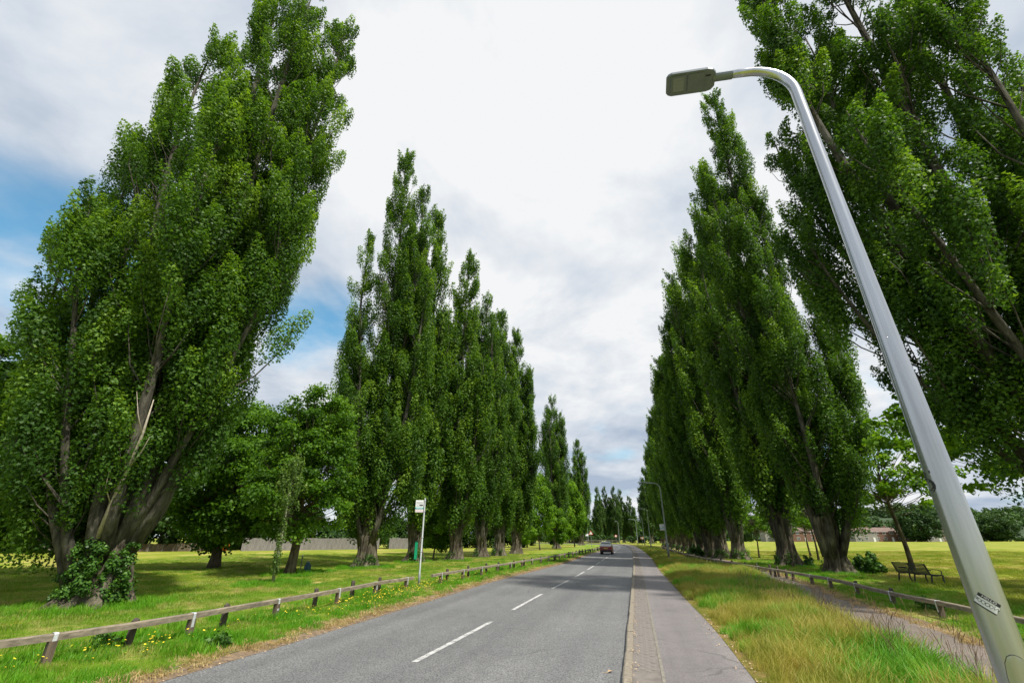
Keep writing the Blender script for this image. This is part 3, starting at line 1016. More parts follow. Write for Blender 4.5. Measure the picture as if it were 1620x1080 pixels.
def make_broadleaf(seed, H, Rr, z0, n, leaf, mat, label, name='broadleaf_tree', trunk_r=0.25, clump=0.8, sparse=0.0, cnt=150, flat=0.7, bark='sapling_bark'):
    rg = np.random.default_rng(seed)
    root = thing(name, label, 'tree')
    tb = MB()
    zs = np.linspace(-0.1, z0 + (H - z0) * 0.75, 12)
    pts = [(0.12 * math.sin(z * 0.9 + seed), 0.12 * math.cos(z * 0.8 + seed) - 0.12, z) for z in zs]
    rad = [trunk_r * (1 - 0.85 * i / 11) * (1.35 if i == 0 else 1) for i in range(12)]
    tb.tube(pts, rad, 10, True, lambda a, i: 1 + 0.07 * math.sin(3 * a + i))
    tb.build('trunk', M[bark], root, smooth=True)
    d = rg.normal(size=(cnt, 3)); d /= np.linalg.norm(d, axis=1)[:, None]
    r = rg.uniform(0.15, 1, cnt) ** 0.42
    hc = (H + z0) / 2; hh = (H - z0) / 2
    z = d[:, 2] * r
    wid = np.clip(1 - 0.25 * z, 0.4, 1.2)
    P = np.c_[d[:, 0] * r * Rr * wid, d[:, 1] * r * Rr * wid, hc + z * hh]
    k = blobnoise(P, rg, Rr * 1.3)
    P[:, :2] *= (1 + 0.13 * k)[:, None]
    if sparse: P = P[blobnoise(P, rg, Rr * 0.8) > -sparse]
    m = len(P)
    ax = np.tile([0, 0, 1.0], (m, 1)) + rg.normal(0, .2, (m, 3)); ax /= np.linalg.norm(ax, axis=1)[:, None]
    s = clump * rg.uniform(.6, 1.3, m)
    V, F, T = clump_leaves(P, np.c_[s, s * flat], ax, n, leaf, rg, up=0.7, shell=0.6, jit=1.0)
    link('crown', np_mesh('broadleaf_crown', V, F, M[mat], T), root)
    t0 = np.clip((P[:, 2] - z0 * 0.7) * 0.55, 0.0, None) + z0 * 0.7
    A = np.c_[np.interp(t0, zs, [p[0] for p in pts]), np.interp(t0, zs, [p[1] for p in pts]), np.minimum(t0, zs[-1])]
    link('branches', np_mesh('branches', *strands(A, P, trunk_r * 0.16, rg, 0.05), M[bark], None, True), root)
    return root


G_BG = 'broadleaf trees round the field'
bl = make_broadleaf(31, 10.9, 2.9, 1.9, 42000, 0.150, 'maple', 'round green broadleaf tree with a slanting dark trunk between the two nearest left poplars', trunk_r=0.27, clump=.75, cnt=230, flat=.5, sparse=.9)
bl.location = (-12.2, 27.4, 0); bl['group'] = G_BG
BB = make_broadleaf(32, 11.5, 5.2, 1.3, 64000, 0.20, 'maple_mid', 'wide bright green tree hanging low behind the huge left poplar', trunk_r=0.35, clump=1.2, cnt=260, flat=.5, sparse=.9)
BB.location = (-20.5, 34, 0); BB['group'] = G_BG
copy_tree(BB, (-29.5, 26, 0), 2.0, (1.0, 1.0, 1.0), 'dark spreading tree at the left edge with branches down to the grass', G_BG)
copy_tree(bl, (-22.0, 17.2, 0), 1.0, (1.15, 1.15, 0.9), 'near tree at the left edge of the frame, only its bright branch tips showing', G_BG)

# maple-like trees on the right field side
MR = make_broadleaf(33, 9.6, 3.8, 2.9, 9000, 0.20, 'maple_bright', 'open crowned young maple with a slim trunk right behind the iron bench', 'young_maple_tree', 0.15, 0.62, 0.9, 105, 0.5)
MR.location = (23.9, 30.0, 0); MR.rotation_euler = (0, 0, 0.4); MR['group'] = 'young maples along the right field edge'
G_MP = 'young maples along the right field edge'
copy_tree(MR, (22.6, 19.3, 0), 2.0, (1.25, 1.25, 1.05), 'spreading bright maple at the right frame edge with leaves beyond the near lamp', G_MP)
copy_tree(MR, (26.9, 43.5, 0), 1.0, (.62, .62, .75), 'young maple with a thin trunk seen between the two nearest right poplar trunks', G_MP)
copy_tree(MR, (25.4, 50.5, 0), 2.6, (.55, .55, .62), 'small bright maple left of the two nearest right poplar trunks', G_MP)
copy_tree(MR, (33.5, 55, 0), 4.0, (.7, .7, .7), 'low bright maple behind the bench side poplar', G_MP)
# bright young trees under the left row
G_YL = 'young trees under the left poplar row'
YT = make_broadleaf(34, 9, 2.8, 1.0, 14000, 0.26, 'maple_bright', 'bright lime young tree filling the gap before the lone left poplar', 'young_lime_tree', 0.12, 0.8, 0, 90, 0.9)
YT.location = (4.6, 82, 0); YT['group'] = G_YL; YT.scale = (1, 1, 1.35)
copy_tree(YT, (13.6, 108, 0), 1.0, (1.1, 1.1, 1.55), 'bright lime young tree between the lone poplar and the farthest left poplar', G_YL)
copy_tree(YT, (0.8, 72, 0), 2.0, (.8, .8, .7), 'low leafy young tree right behind the close left poplars', G_YL)
copy_tree(YT, (8.0, 88, 0), 3.0, (.8, .8, .8), 'rounded young tree at the foot of the lone left poplar', G_YL)
copy_tree(YT, (-7.3, 46.5, 0), 4.0, (.7, .7, .62), 'thin stemmed young tree just behind the bus stop pole', G_YL)

# slim young poplar, leafy down to the ground
rg = np.random.default_rng(41)
sp = thing('sapling', 'slim young poplar with a pale leafy stem, standing alone before the broadleaf tree', 'sapling', (-10.52, 22.1, 0))
b = MB(); b.tube([(0, 0, -.05), (.02, 0, 1.5), (-.02, 0, 3.4), (0, 0, 5.3)], [.075, .06, .04, .012], 8)
b.build('trunk', plain('pale_sapling_bark', (0.30, 0.29, 0.20), 0.8, var=0.25, scale=9), sp, smooth=True)
n = 90
t = rg.uniform(0, 1, n)
zz_ = 0.4 + t * 5.1
rr_ = np.where(zz_ < 2.6, 0.13, 0.62 * np.sin(np.clip((zz_ - 2.4) / 3.3, 0, 1) * PI) ** 0.7 + .08)
a = rg.uniform(0, 6.28, n); ro = rr_ * rg.uniform(.3, 1, n)
P = np.c_[np.cos(a) * ro, np.sin(a) * ro, zz_]
V, F, T = clump_leaves(P, np.c_[np.full(n, .13), np.full(n, .3)], np.tile([0, 0, 1.0], (n, 1)), 3000, 0.085, rg)
link('crown', np_mesh('sapling_crown', V, F, leaf_mat('sapling_leaves', (0.08, 0.14, 0.035), (0.13, 0.22, 0.05), (0.22, 0.33, 0.08), 0.4), T), sp)
link('branches', np_mesh('branches', *strands(np.c_[P[:, 0] * .1, P[:, 1] * .1, np.maximum(P[:, 2] - .9, .3)], P, 0.022, rg, .05), M['limb'], None, True), sp)

# shrubs at feet of right poplars
G_SH = 'shoots bushing out at poplar feet'
def make_bush(seed, Rr, H, n, leaf, mat, name, label, cat):
    rg = np.random.default_rng(seed)
    root = thing(name, label, cat)
    c = rg.normal(0, 1, (40, 3)); c /= np.linalg.norm(c, axis=1)[:, None]; c *= rg.uniform(.2, .9, (40, 1))
    c = np.c_[c[:, :2] * Rr, np.abs(c[:, 2]) * H + .05]
    s = rg.uniform(.2, .38, 40) * Rr
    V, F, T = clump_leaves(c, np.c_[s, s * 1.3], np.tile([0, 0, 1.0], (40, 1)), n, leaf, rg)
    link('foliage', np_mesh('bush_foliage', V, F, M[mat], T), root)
    A = np.zeros((40, 3)); A[:, :2] = c[:, :2] * .15
    link('stems', np_mesh('stems', *strands(A, c, .04, rg, .02), M['limb'], None, True), root)
    return root
sh = make_bush(51, .75, 1.35, 3200, .15, 'ivy', 'shrub', 'leafy dark shrub at the right foot of the bench side poplar', 'shrub')
sh.location = (20.15, 28.0, 0); sh['group'] = G_SH
for x, y, s_, lab in [(21.1, 35.3, .65, 'leafy shrub at the right foot of the second visible right poplar trunk'), (20.0, 53.5, 1.1, 'dark rounded shrub between right poplar trunks beyond the knee rail')]:
    copy_tree(sh, (x, y, 0), x, (s_, s_, s_), lab, G_SH)

# background belts: hedge and trees beyond the left field
HG = make_broadleaf(61, 10, 4.6, 0.4, 15000, 0.42, 'darktree', 'x', 'boundary_tree', 0.25, 1.3, 0, 100, 0.9)
first = True
xs = [(-78, 62, 1.2), (-70, 66, 1.0), (-62, 70, .9), (-55, 76, 1.1), (-47.5, 80, .85), (-38, 88, .75), (-31, 96, .9), (-23.5, 97, .6), (-16.5, 98, .8), (-9, 100, .7), (-2, 104, .75), (5, 125, .6), (11, 140, .6), (16, 160, .6), (24, 178, .55), (31, 190, .45)]
labs = ['dark boundary tree far left behind the frame edge branches', 'dark boundary tree left of the huge left poplar trunk', 'boundary tree right behind the huge left poplar trunk', 'tall boundary tree over the orange shrub', 'boundary tree left end of the grey board fence', 'low boundary tree behind the grey board fence', 'boundary tree behind the middle of the board fence', 'low boundary bush tree at the right end of the board fence', 'boundary tree seen left of the bus stop pole', 'boundary tree seen right of the bus stop pole', 'boundary tree behind the close left poplar trunks', 'low far boundary tree left of the lone poplar', 'low far boundary tree behind the lone poplar', 'low far boundary tree before the farthest left poplar', 'low far tree left of the car beyond the bend', 'lowest far tree above the car beyond the bend']
for i, (x, y, s_) in enumerate(xs):
    if first:
        HG.location = (x, y, 0); HG['label'] = labs[i]; HG['group'] = 'boundary trees beyond the left field'; HG.scale = (s_,) * 3; first = False
    else:
        copy_tree(HG, (x, y, 0), i * 1.3, (s_ * 1.1, s_ * 1.1, s_), labs[i], 'boundary trees beyond the left field')
ob = make_bush(52, 1.4, 1.9, 1500, .3, 'orange_shrub', 'flowering_shrub', 'orange flowering shrub left of the grey board fence', 'shrub')
ob.location = (-44.3, 74.0, 0)

# low hedges as masses
def hedge(name, pts, w, h, n, leaf, mat, seed):
    rg = np.random.default_rng(seed)
    P = np.array(pts, float)
    seg = np.r_[0, np.cumsum(np.hypot(*np.diff(P, axis=0).T))]
    m = int(seg[-1] / (w * 0.6)) + 4
    s_ = rg.uniform(0, seg[-1], m)
    c = np.c_[np.interp(s_, seg, P[:, 0]), np.interp(s_, seg, P[:, 1]), rg.uniform(.2, .8, m) * h]
    c[:, :2] += rg.normal(0, w * .25, (m, 2))
    sz = rg.uniform(.35, .6, m) * w
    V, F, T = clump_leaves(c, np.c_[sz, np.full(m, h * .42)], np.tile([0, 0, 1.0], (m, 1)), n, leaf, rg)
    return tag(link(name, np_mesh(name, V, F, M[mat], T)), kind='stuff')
tag(hedge('left_hedge', [(-95, 60), (-60, 74), (-44, 83), (-16, 96), (5, 106)], 3.2, 3.4, 26000, .42, 'darktree', 71), 'dark hedge mass along the far edge of the left field', 'hedge')
tag(hedge('far_hedge', [(10, 190), (30, 188), (60, 180)], 3, 2.6, 7000, .5, 'darktree', 72), 'low dark hedge across the bend behind the car', 'hedge')
tag(hedge('field_hedge', [(60, 290), (170, 282), (300, 270)], 3.5, 2.0, 12000, .9, 'darktree', 73), 'thin low hedge along the far edge of the right field', 'hedge')

# far right: forested ridge, round trees, terraced houses
rg = np.random.default_rng(81)
hv, hf = [], []
nx, ny = 60, 8
for j in range(ny):
    for i in range(nx):
        x = 60 + i * 11.0; y = 380 + j * 45
        z = (14 + 14 * min(1, max(0, (x - 230) / 220)) + 3 * math.sin(x * .03) + 2 * math.sin(x * .11)) * min(1, j / 4.0) - 0.5
        hv.append((x, y, z))
for j in range(ny - 1):
    for i in range(nx - 1):
        a = j * nx + i; hf.append((a, a + 1, a + nx + 1, a + nx))
structure('hill', np_mesh('hill', hv, hf, plain('wooded_hillside', (0.03, 0.055, 0.02), 0.95, var=.4, scale=.05), None, True))
m = 650
X = rg.uniform(60, 700, m); Y = rg.uniform(390, 640, m)
Z = (14 + 14 * np.clip((X - 230) / 220, 0, 1) + 3 * np.sin(X * .03) + 2 * np.sin(X * .11)) * np.clip((Y - 380) / 180, 0, 1)
c = np.c_[X, Y, Z + rg.uniform(1, 5, m)]
sz = rg.uniform(3.5, 7, m)
V, F, T = clump_leaves(c, np.c_[sz, sz * rg.uniform(.8, 1.2, m)], np.tile([0, 0, 1.0], (m, 1)), 75000, 2.1, rg, shell=.3)
tag(link('ridge_forest', np_mesh('ridge_forest', V, F, M['darktree'], T)), 'dark wooded ridge beyond the far houses on the right', 'woodland', kind='stuff')
rt = make_broadleaf(82, 14, 8.5, .5, 14000, .75, 'darktree', 'large round dark tree before the far terraced houses', 'round_tree', .5, 2.2, 0, 120, .8)
rt.location = (203, 241, 0); rt['group'] = 'far trees at the right field edge'
for x, y, s_, lab in [(242, 262, .9, 'wide dark tree right of the near lamp at the far field edge'), (262, 262, 1.0, 'far tree at the right frame edge beyond the field'), (138, 250, .7, 'lower far tree left of the terraced houses'), (228, 275, .7, 'far tree hidden mostly by the near lamp pole'), (118, 246, .55, 'small far tree seen beside the bench side poplar')]:
    copy_tree(rt, (x, y, 0), x, (s_, s_, s_ * .92), lab, 'far trees at the right field edge')


def house(w, d, h, rh, wall, roof, label, loc, rz, group, bays=3):
    root = thing('terraced_house', label, 'house', loc, rz, group)
    b = MB(); b.box((0, 0, h / 2), (w, d, h))
    b.build('wall', M[wall], root)
    b = MB()
    o_ = .35
    P = [(-w / 2 - .02, -d / 2 - o_, h - .1), (w / 2 + .02, -d / 2 - o_, h - .1), (w / 2 + .02, 0, h + rh), (-w / 2 - .02, 0, h + rh), (-w / 2 - .02, d / 2 + o_, h - .1), (w / 2 + .02, d / 2 + o_, h - .1)]
    b.add(P, [(0, 1, 2, 3), (3, 2, 5, 4), (0, 3, 4), (1, 5, 2)])
    rf = b.build('roof', M[roof], root)
    c = MB(); c.box((w * .32, .2, h + rh), (.9, .7, 1.6)); c.build('chimney', M['wall_brick'], rf)
    for k in range(bays):
        for lv in range(2):
            x = -w / 2 + (k + .5) * w / bays
            z = 1.5 + lv * 2.6
            if lv == 0 and k == bays - 1:
                q = MB(); q.box((x, -d / 2 - .03, 1.0), (.95, .08, 2.0)); q.build('door', M['car_white'], root)
                continue
            f = MB(); 
            for (cx, cz, ww, hh2) in ((x - .7, z, .08, 1.2), (x + .7, z, .08, 1.2), (x, z + .6, 1.48, .08), (x, z - .6, 1.48, .08), (x, z, .06, 1.1)):
                f.box((cx, -d / 2 - .05, cz), (ww, .1, hh2))
            fo = f.build('window', M['car_white'], root)
            g_ = MB(); g_.box((x, -d / 2 - .01, z), (1.34, .03, 1.14)); g_.build('pane', M['glass'], fo)
    return root


G_H = 'terraced houses beyond the right field'
hl = ['brown roofed terraced house, leftmost beyond the right field', 'terraced house just left of the bench side poplar trunk', 'terraced house just right of the bench side poplar trunk', 'brick terraced house left of the young maple trunk', 'brick terraced house right behind the young maple trunk', 'pale fronted terraced house left of the round dark tree', 'terraced house right of the round dark tree', 'terraced house beside the near lamp pole, far beyond the field']
hx = [(136, 252), (147, 252), (158, 252), (182, 252), (193, 254), (204, 254), (219, 256), (230, 256)]
for i, (x, y) in enumerate(hx):
    house(10.5, 8, 4.6, 2.2, 'wall_brick' if i % 3 else 'wall_white', 'roof_brown', hl[i], (x, y, 0), R_(-10 + 2 * (i % 3)), G_H)
G_H2 = 'houses glimpsed behind the left boundary trees'
house(10, 8, 4.8, 3, 'wall_brick', 'roof_orange', 'orange roofed house glimpsed above the orange shrub', (-52, 88, 0), R_(35), G_H2)
house(9, 8, 3.4, 2.0, 'wall_brick', 'roof_orange', 'orange roofed house glimpsed behind the round green broadleaf tree', (-48.5, 104, 0), R_(30), G_H2)
house(10, 8, 4.8, 3, 'wall_white', 'roof_orange', 'orange roofed house glimpsed left of the huge left poplar', (-74, 78, 0), R_(40), G_H2)

# grey close-board fence beyond the left field
def board_fence(a, b_, label, h=1.85, nm='board_fence', mt='board'):
    a = np.array(a, float); b_ = np.array(b_, float)
    L = np.linalg.norm(b_ - a); d = (b_ - a) / L
    rz = math.atan2(d[1], d[0])
    root = thing(nm, label, 'fence', (a[0], a[1], 0), rz)
    n_ = int(L / 1.83)
    pm_ = []
    for q in range(3):
        m_ = MB()
        for k in range(12):
            m_.box((-.915 + .152 * (k + .5), random.uniform(-.01, .01), h / 2 + random.uniform(-.03, .0)), (.14, .02, h))
        m_.box((0, .04, .4), (1.8, .05, .08)); m_.box((0, .04, h - .4), (1.8, .05, .08))
        pm_.append(m_.mesh('fence_panel', M[mt]))
    po = MB(); po.box((0, 0, h / 2), (.1, .1, h + .1)); po = po.mesh('post', M['board'])
    for i in range(n_):
        link('panel', random.choice(pm_), root, (1.83 * (i + .5), 0, random.uniform(-.06, .03)), (random.uniform(-.04, .04), 0, 0))
        link('post', po, root, (1.83 * i, 0, 0))
board_fence((-42.0, 76), (-24.0, 89), 'grey close board fence behind the round broadleaf tree')
board_fence((-22.5, 89.5), (-18.0, 92), 'short run of pale board fence seen right of the second left poplar')
board_fence((-56, 72.5), (-46, 75.5), 'low brown board fence left of the orange shrub', 1.1, mt='post_wood')


# ------------------------------------------------------------------ knee rail fences
def flip(p): return (p[0], p[1])


def knee_rail(label, rail, posts_s, back_posts, h=0.47, strap_side=-1, name='knee_rail_fence', post_out=0.0, cap=False):
    """rail: polyline; posts_s: arc lengths of strapped posts; back_posts: (s, offset, height, tilt)"""
    P = np.array(rail, float)
    cum = np.r_[0, np.cumsum(np.hypot(*np.diff(P, axis=0).T))]
    root = thing(name, label, 'fence', (P[0, 0], P[0, 1], 0))
    o0 = np.array([P[0, 0], P[0, 1]])
    cuts = [0.0] + [q for q in posts_s[1:-1:1]] + [cum[-1]]
    # rail lengths butt over every second post
    cuts = [0.0] + list(posts_s[2:-1:2]) + [cum[-1]]
    for a, b_ in zip(cuts[:-1], cuts[1:]):
        m_ = MB()
        ss = np.linspace(a + .006, b_ - .006, 6)
        pts = [on_line(P, cum, q) - o0 for q in ss]
        Vv, Ff = [], []
        w = .052
        jt = random.uniform(-.008, .008)
        for k, p in enumerate(pts):
            t = pts[min(k + 1, 5)] - pts[max(k - 1, 0)]; t = t / np.linalg.norm(t); nn = np.array([t[1], -t[0]])
            z = h + jt + 0.006 * math.sin(k * 1.3 + a)
            c_ = .018
            for u_, v_ in ((-w, -w), (w, -w), (w, w - c_), (w - c_, w), (-w + c_, w), (-w, w - c_)):
                q = p + nn * (u_ + random.uniform(-.002, .002)); Vv.append((q[0], q[1], z - w + v_ + random.uniform(-.002, .002)))
        for k in range(5):
            for j in range(6):
                j2 = (j + 1) % 6
                Ff.append((k * 6 + j, (k + 1) * 6 + j, (k + 1) * 6 + j2, k * 6 + j2))
        Ff += [(5, 4, 3, 2, 1, 0), (30, 31, 32, 33, 34, 35)]
        Ff = [tuple(f) for f in Ff]
        m_.add(Vv, Ff).build('rail', M['wood'], root)
    for s_ in posts_s:
        p = on_line(P, cum, s_) - o0; t = on_line(P, cum, min(s_ + .3, cum[-1])) - on_line(P, cum, max(s_ - .3, 0)); t /= np.linalg.norm(t)
        rz = math.atan2(-t[0], t[1]) + random.uniform(-.05, .05)
        m_ = MB(); top = h - .106
        m_.box((0, 0, top / 2 - .1), (.115, .115, top + .2), taper=.96)
        po = m_.build('post', M['post_wood'], root, (p[0], p[1], 0), (random.uniform(-.03, .03), random.uniform(-.04, .04), rz))
        # galvanised strap folded over the rail and down the road face
        sm = MB(); w = .058
        sd = strap_side
        prof = [(sd * .062, h - .25), (sd * .062, h - .01), (sd * .045, h + .008), (-sd * .045, h + .008), (-sd * .058, h - .01), (-sd * .058, h - .12)]
        th = .003
        Vv = []
        for yy in (-w / 2, w / 2):
            Vv += [(x, yy, z) for x, z in prof]
        Vv += [(x + (th if x * sd < 0 else -th) * sd, y, z - (.004 if z > h else 0)) for x, y, z in Vv]
        n_ = len(prof); Ff = []
        for k in range(n_ - 1):
            Ff += [(k, k + 1, n_ + k + 1, n_ + k), (2 * n_ + k, 3 * n_ + k, 3 * n_ + k + 1, 2 * n_ + k + 1)]
            Ff += [(k, 2 * n_ + k, 2 * n_ + k + 1, k + 1), (n_ + k, n_ + k + 1, 3 * n_ + k + 1, 3 * n_ + k)]
        sm.add(Vv, Ff)
        sm.build('strap', M['galv'], root, (p[0], p[1], 0), (0, 0, rz))
    for (s_, off, hh_, tilt) in back_posts:
        p = on_line(P, cum, s_) - o0; t = on_line(P, cum, min(s_ + .3, cum[-1])) - on_line(P, cum, max(s_ - .3, 0)); t /= np.linalg.norm(t)
        nn = np.array([t[1], -t[0]])
        p = p + nn * off
        m_ = MB()
        j = [random.uniform(-.01, .01) for _ in range(4)]
        Vv = []
        for z, w in ((-.1, .066), (hh_ * .5, .064), (hh_ - .03, .06), (hh_, .045)):
            for k in range(6):
                a = k * PI / 3 + .3
                Vv.append((math.cos(a) * w * 1.05 + j[0], math.sin(a) * w * 1.05 + j[1], z + (random.uniform(-.012, .012) if z > .3 else 0)))
        Ff = [(r * 6 + k, r * 6 + (k + 1) % 6, (r + 1) * 6 + (k + 1) % 6, (r + 1) * 6 + k) for r in range(3) for k in range(6)] + [tuple(range(18, 24))]
        m_.add(Vv, Ff).build('old_post', M['old_wood'], root, (p[0], p[1], 0), (random.uniform(-.05, .05), tilt, random.uniform(0, 1)))
    return root


LR = [(-8.75, 5.5), (-7.95, 7.8), (-7.27, 9.0), (-6.58, 10.85), (-5.98, 12.95), (-5.27, 15.75), (-4.76, 18.02), (-3.98, 20.2)]
PL = np.array(LR); cumL = np.r_[0, np.cumsum(np.hypot(*np.diff(PL, axis=0).T))]
sy = lambda y: float(np.interp(y, PL[:, 1], cumL))
knee_rail('near weathered knee rail left of the road, ending beside the bus stop pole', LR,
          [sy(6.2), sy(8.6), sy(10.72), sy(13.0), sy(15.55), sy(17.8), sy(19.75)],
          [(sy(7.75), -.17, .53, 0), (sy(9.75), -.17, .5, .04), (sy(11.65), -.16, .52, .03), (sy(13.2), -.18, .44, 0), (sy(14.7), -.16, .55, 0), (sy(16.6), -.16, .6, 0), (sy(18.3), -.17, .58, 0)], strap_side=1)
LR2 = [(-3.41, 21.3), (-2.15, 25.3), (-0.25, 31.0), (3.0, 40.8), (9.3, 62), (12.6, 73), (17.5, 93)]
cum2 = np.r_[0, np.cumsum(np.hypot(*np.diff(np.array(LR2), axis=0).T))]
ps = list(np.arange(.9, cum2[-1], 2.45))
knee_rail('long far knee rail left of the road, from the bus stop towards the car', LR2, ps, [(q + .75 + random.uniform(-.3, .5), -.15, random.uniform(.5, .6), random.uniform(-.04, .04)) for q in ps if random.random() < .75], strap_side=1)
RR = [(8.9, 6.0), (10.1, 10.06), (10.45, 11.5), (10.85, 13.2), (11.25, 15.1), (12.1, 17.9), (12.75, 20.4), (13.0, 22.4), (13.55, 26.5), (14.3, 32.5), (15.2, 38.3), (17.6, 50), (22.4, 69.5), (28.5, 93)]
PR = np.array(RR); cumR = np.r_[0, np.cumsum(np.hypot(*np.diff(PR, axis=0).T))]
sr = lambda y: float(np.interp(y, PR[:, 1], cumR))
pr_s = [sr(7.6), sr(9.8), sr(11.4), sr(12.95), sr(15.05), sr(17.6), sr(20.0), sr(21.6), sr(23.4)]
q = pr_s[-1] + 2.1
while q < cumR[-1] - .3: pr_s.append(q); q += 2.15
knee_rail('mossy knee rail right of the park path, running back past the bench side poplar', RR, pr_s,
          [(sr(15.5), .18, .5, 0), (sr(18.1), .17, .48, 0), (sr(24.4), .1, .5, 0), (sr(25.3), .12, .58, 0), (sr(26.3), .12, .6, 0), (sr(28.2), .12, .55, 0)] + [(q, .14, random.uniform(.5, .6), 0) for q in np.arange(sr(30), cumR[-1] - 1, 2.6)], h=.44, strap_side=-1)


# ------------------------------------------------------------------ street lamps
def arc_pts(base_h, r, arm, rise=5.0):
    """pole up, bend towards -x, short arm"""
    pts = []
    n = 9
    for k in range(n + 1):
        a = R_(90 - rise) * k / n
        pts.append((-r * (1 - math.cos(a)), 0, base_h + r * math.sin(a)))
    a = R_(90 - rise)
    d = (-math.sin(a), 0, math.cos(a))
    x, _, z = pts[-1]
    pts.append((x + d[0] * arm, 0, z + d[2] * arm))
    return pts, d


def lamp_head(root, end, d, detailed=True, L=.50, w=.27):
    """flat LED head hanging from the arm end, tapered to the socket"""
    yaw_up = math.atan2(d[2], -d[0])
    Mx = Matrix.Translation(Vector(end)) @ Matrix.Rotation(yaw_up, 4, 'Y') 
    def T(p): return tuple(Mx @ Vector(p))
    b = MB(); b.tube([T((.06, 0, 0)), T((-.12, 0, 0))], [.044, .044], 12)
    b.build('socket', M['lamp_head'], root, smooth=False)
    # body: top shell and rim
    prof = [(-.10, .075, .03), (-.13, .115, .035), (-.18, w / 2, .035), (-L - .06, w / 2, .026), (-L - .095, w / 2 - .015, .02), (-L - .115, w / 2 - .045, .012)]
    Vv = []
    for x, hw, tz in prof:
        Vv += [T((x, -hw, -.03)), T((x, -hw, -.005)), T((x, -hw * .7, tz)), T((x, hw * .7, tz)), T((x, hw, -.005)), T((x, hw, -.03))]
    n_ = len(prof); Ff = []
    for i in range(n_ - 1):
        for k in range(6):
            k2 = (k + 1) % 6
            Ff.append((i * 6 + k, i * 6 + k2, (i + 1) * 6 + k2, (i + 1) * 6 + k))
    Ff += [(5, 4, 3, 2, 1, 0), tuple((n_ - 1) * 6 + k for k in range(6))]
    b = MB(); b.add(Vv, Ff); b.build('housing', M['lamp_head'], root)
    if detailed:
        def slab(x0, x1, y0, y1, z0, z1, m, nm):
            q = MB(); P0 = [T((x, y, z)) for z in (z0, z1) for x, y in ((x0, y0), (x1, y0), (x1, y1), (x0, y1))]
            q.add(P0, [(0, 1, 2, 3), (7, 6, 5, 4), (0, 4, 5, 1), (1, 5, 6, 2), (2, 6, 7, 3), (3, 7, 4, 0)])
            return q.build(nm, M[m], root)
        hw = w / 2 - .028
        slab(-.205, -L + .10, -hw, hw, -.031, -.037, 'lamp_head', 'hatch')
        slab(-.145, -.195, -.065, -.048, -.030, -.0325, 'black', 'latch')
        xa, xb = -L + .085, -L - .065
        q = MB()
        for (x0, x1, y0, y1) in ((xa, xa - .016, -hw, hw), (xb + .016, xb, -hw, hw), (xa - .016, xb + .016, -hw, -hw + .016), (xa - .016, xb + .016, hw - .016, hw)):
            P0 = [T((x, y, z)) for z in (-.031, -.042) for x, y in ((x0, y0), (x1, y0), (x1, y1), (x0, y1))]
            q.add(P0, [(0, 1, 2, 3), (7, 6, 5, 4), (0, 4, 5, 1), (1, 5, 6, 2), (2, 6, 7, 3), (3, 7, 4, 0)])
        q.build('lens_frame', M['lamp_head'], root)
        ln = slab(xa - .017, xb + .017, -hw + .017, hw - .017, -.031, -.036, 'lamp_glass', 'lens')
        for i in range(4):
            for j in range(3):
                e_ = slab(xa - .03 - i * .028, xa - .045 - i * .028, -.05 + j * .043, -.035 + j * .043, -.0362, -.0375, 'grey_pole', 'lens_cell'); e_.parent = ln


G_L = 'street lamps along the right footway'
LX, LY = 2.70, 2.90
lamp = thing('street_lamp', 'nearest street lamp, its silver pole leaning through the right of the frame with a sticker', 'street lamp', (LX, LY, 0.0), 0, G_L)
ARM_RZ = R_(-16)
pts, d = arc_pts(5.77, .42, .18, 8)
body = [(0, 0, 0.0), (0, 0, 0.02), (0, 0, 1.9), (0, 0, 2.75), (0, 0, 3.5), (0, 0, 4.55)] + pts
rad = [.087, .086, .080, .069, .059, .049] + [.045 - .0006 * i for i in range(len(pts))]
b = MB(); b.tube(body, rad, 40, True)
lp = b.build('pole', M['steel'], lamp, (0, 0, 0), (0, 0, ARM_RZ), smooth=True)
hd = link('lamp_head', None, lamp, (0, 0, 0), (0, 0, ARM_RZ))
lamp_head(hd, pts[-1], d, True, .46, .26)


def polrad(z):
    return float(np.interp(z, [0, 1.9, 2.75, 3.5, 4.55], [.087, .080, .069, .059, .049]))


PHC = math.atan2(-LY, -LX)


def wrap(u, v, z0, th0, lift, rot=0.0):
    """flat print coordinates (metres, u right v up) laid on the pole"""
    cu, su = math.cos(rot), math.sin(rot)
    x = u * cu - v * su; y = u * su + v * cu
    z = z0 + y; r = polrad(z) + lift
    th = PHC + th0 + x / r
    return (math.cos(th) * r, math.sin(th) * r, z)


def wrapped_rect(u0, v0, u1, v1, z0, th0, lift, rot, n=10):
    V, F = [], []
    for j in range(4):
        for i in range(n + 1):
            V.append(wrap(u0 + (u1 - u0) * i / n, v0 + (v1 - v0) * j / 3, z0, th0, lift, rot))
    for j in range(3):
        for i in range(n):
            a = j * (n + 1) + i; F.append((a, a + 1, a + n + 2, a + n + 1))
    return V, F


SZ, ST, SR = 1.565, R_(-4), R_(-38)
b = MB(); b.add(*wrapped_rect(-.049, -.032, .049, .032, SZ, ST, .0012, SR)); stk = b.build('sticker', M['white'], lamp)
b = MB(); b.add(*wrapped_rect(-.049, .014, .049, .032, SZ, ST, .002, SR)); b.add(*wrapped_rect(-.049, -.032, .049, -.025, SZ, ST, .002, SR)); b.build('sticker_bands', M['black'], stk)
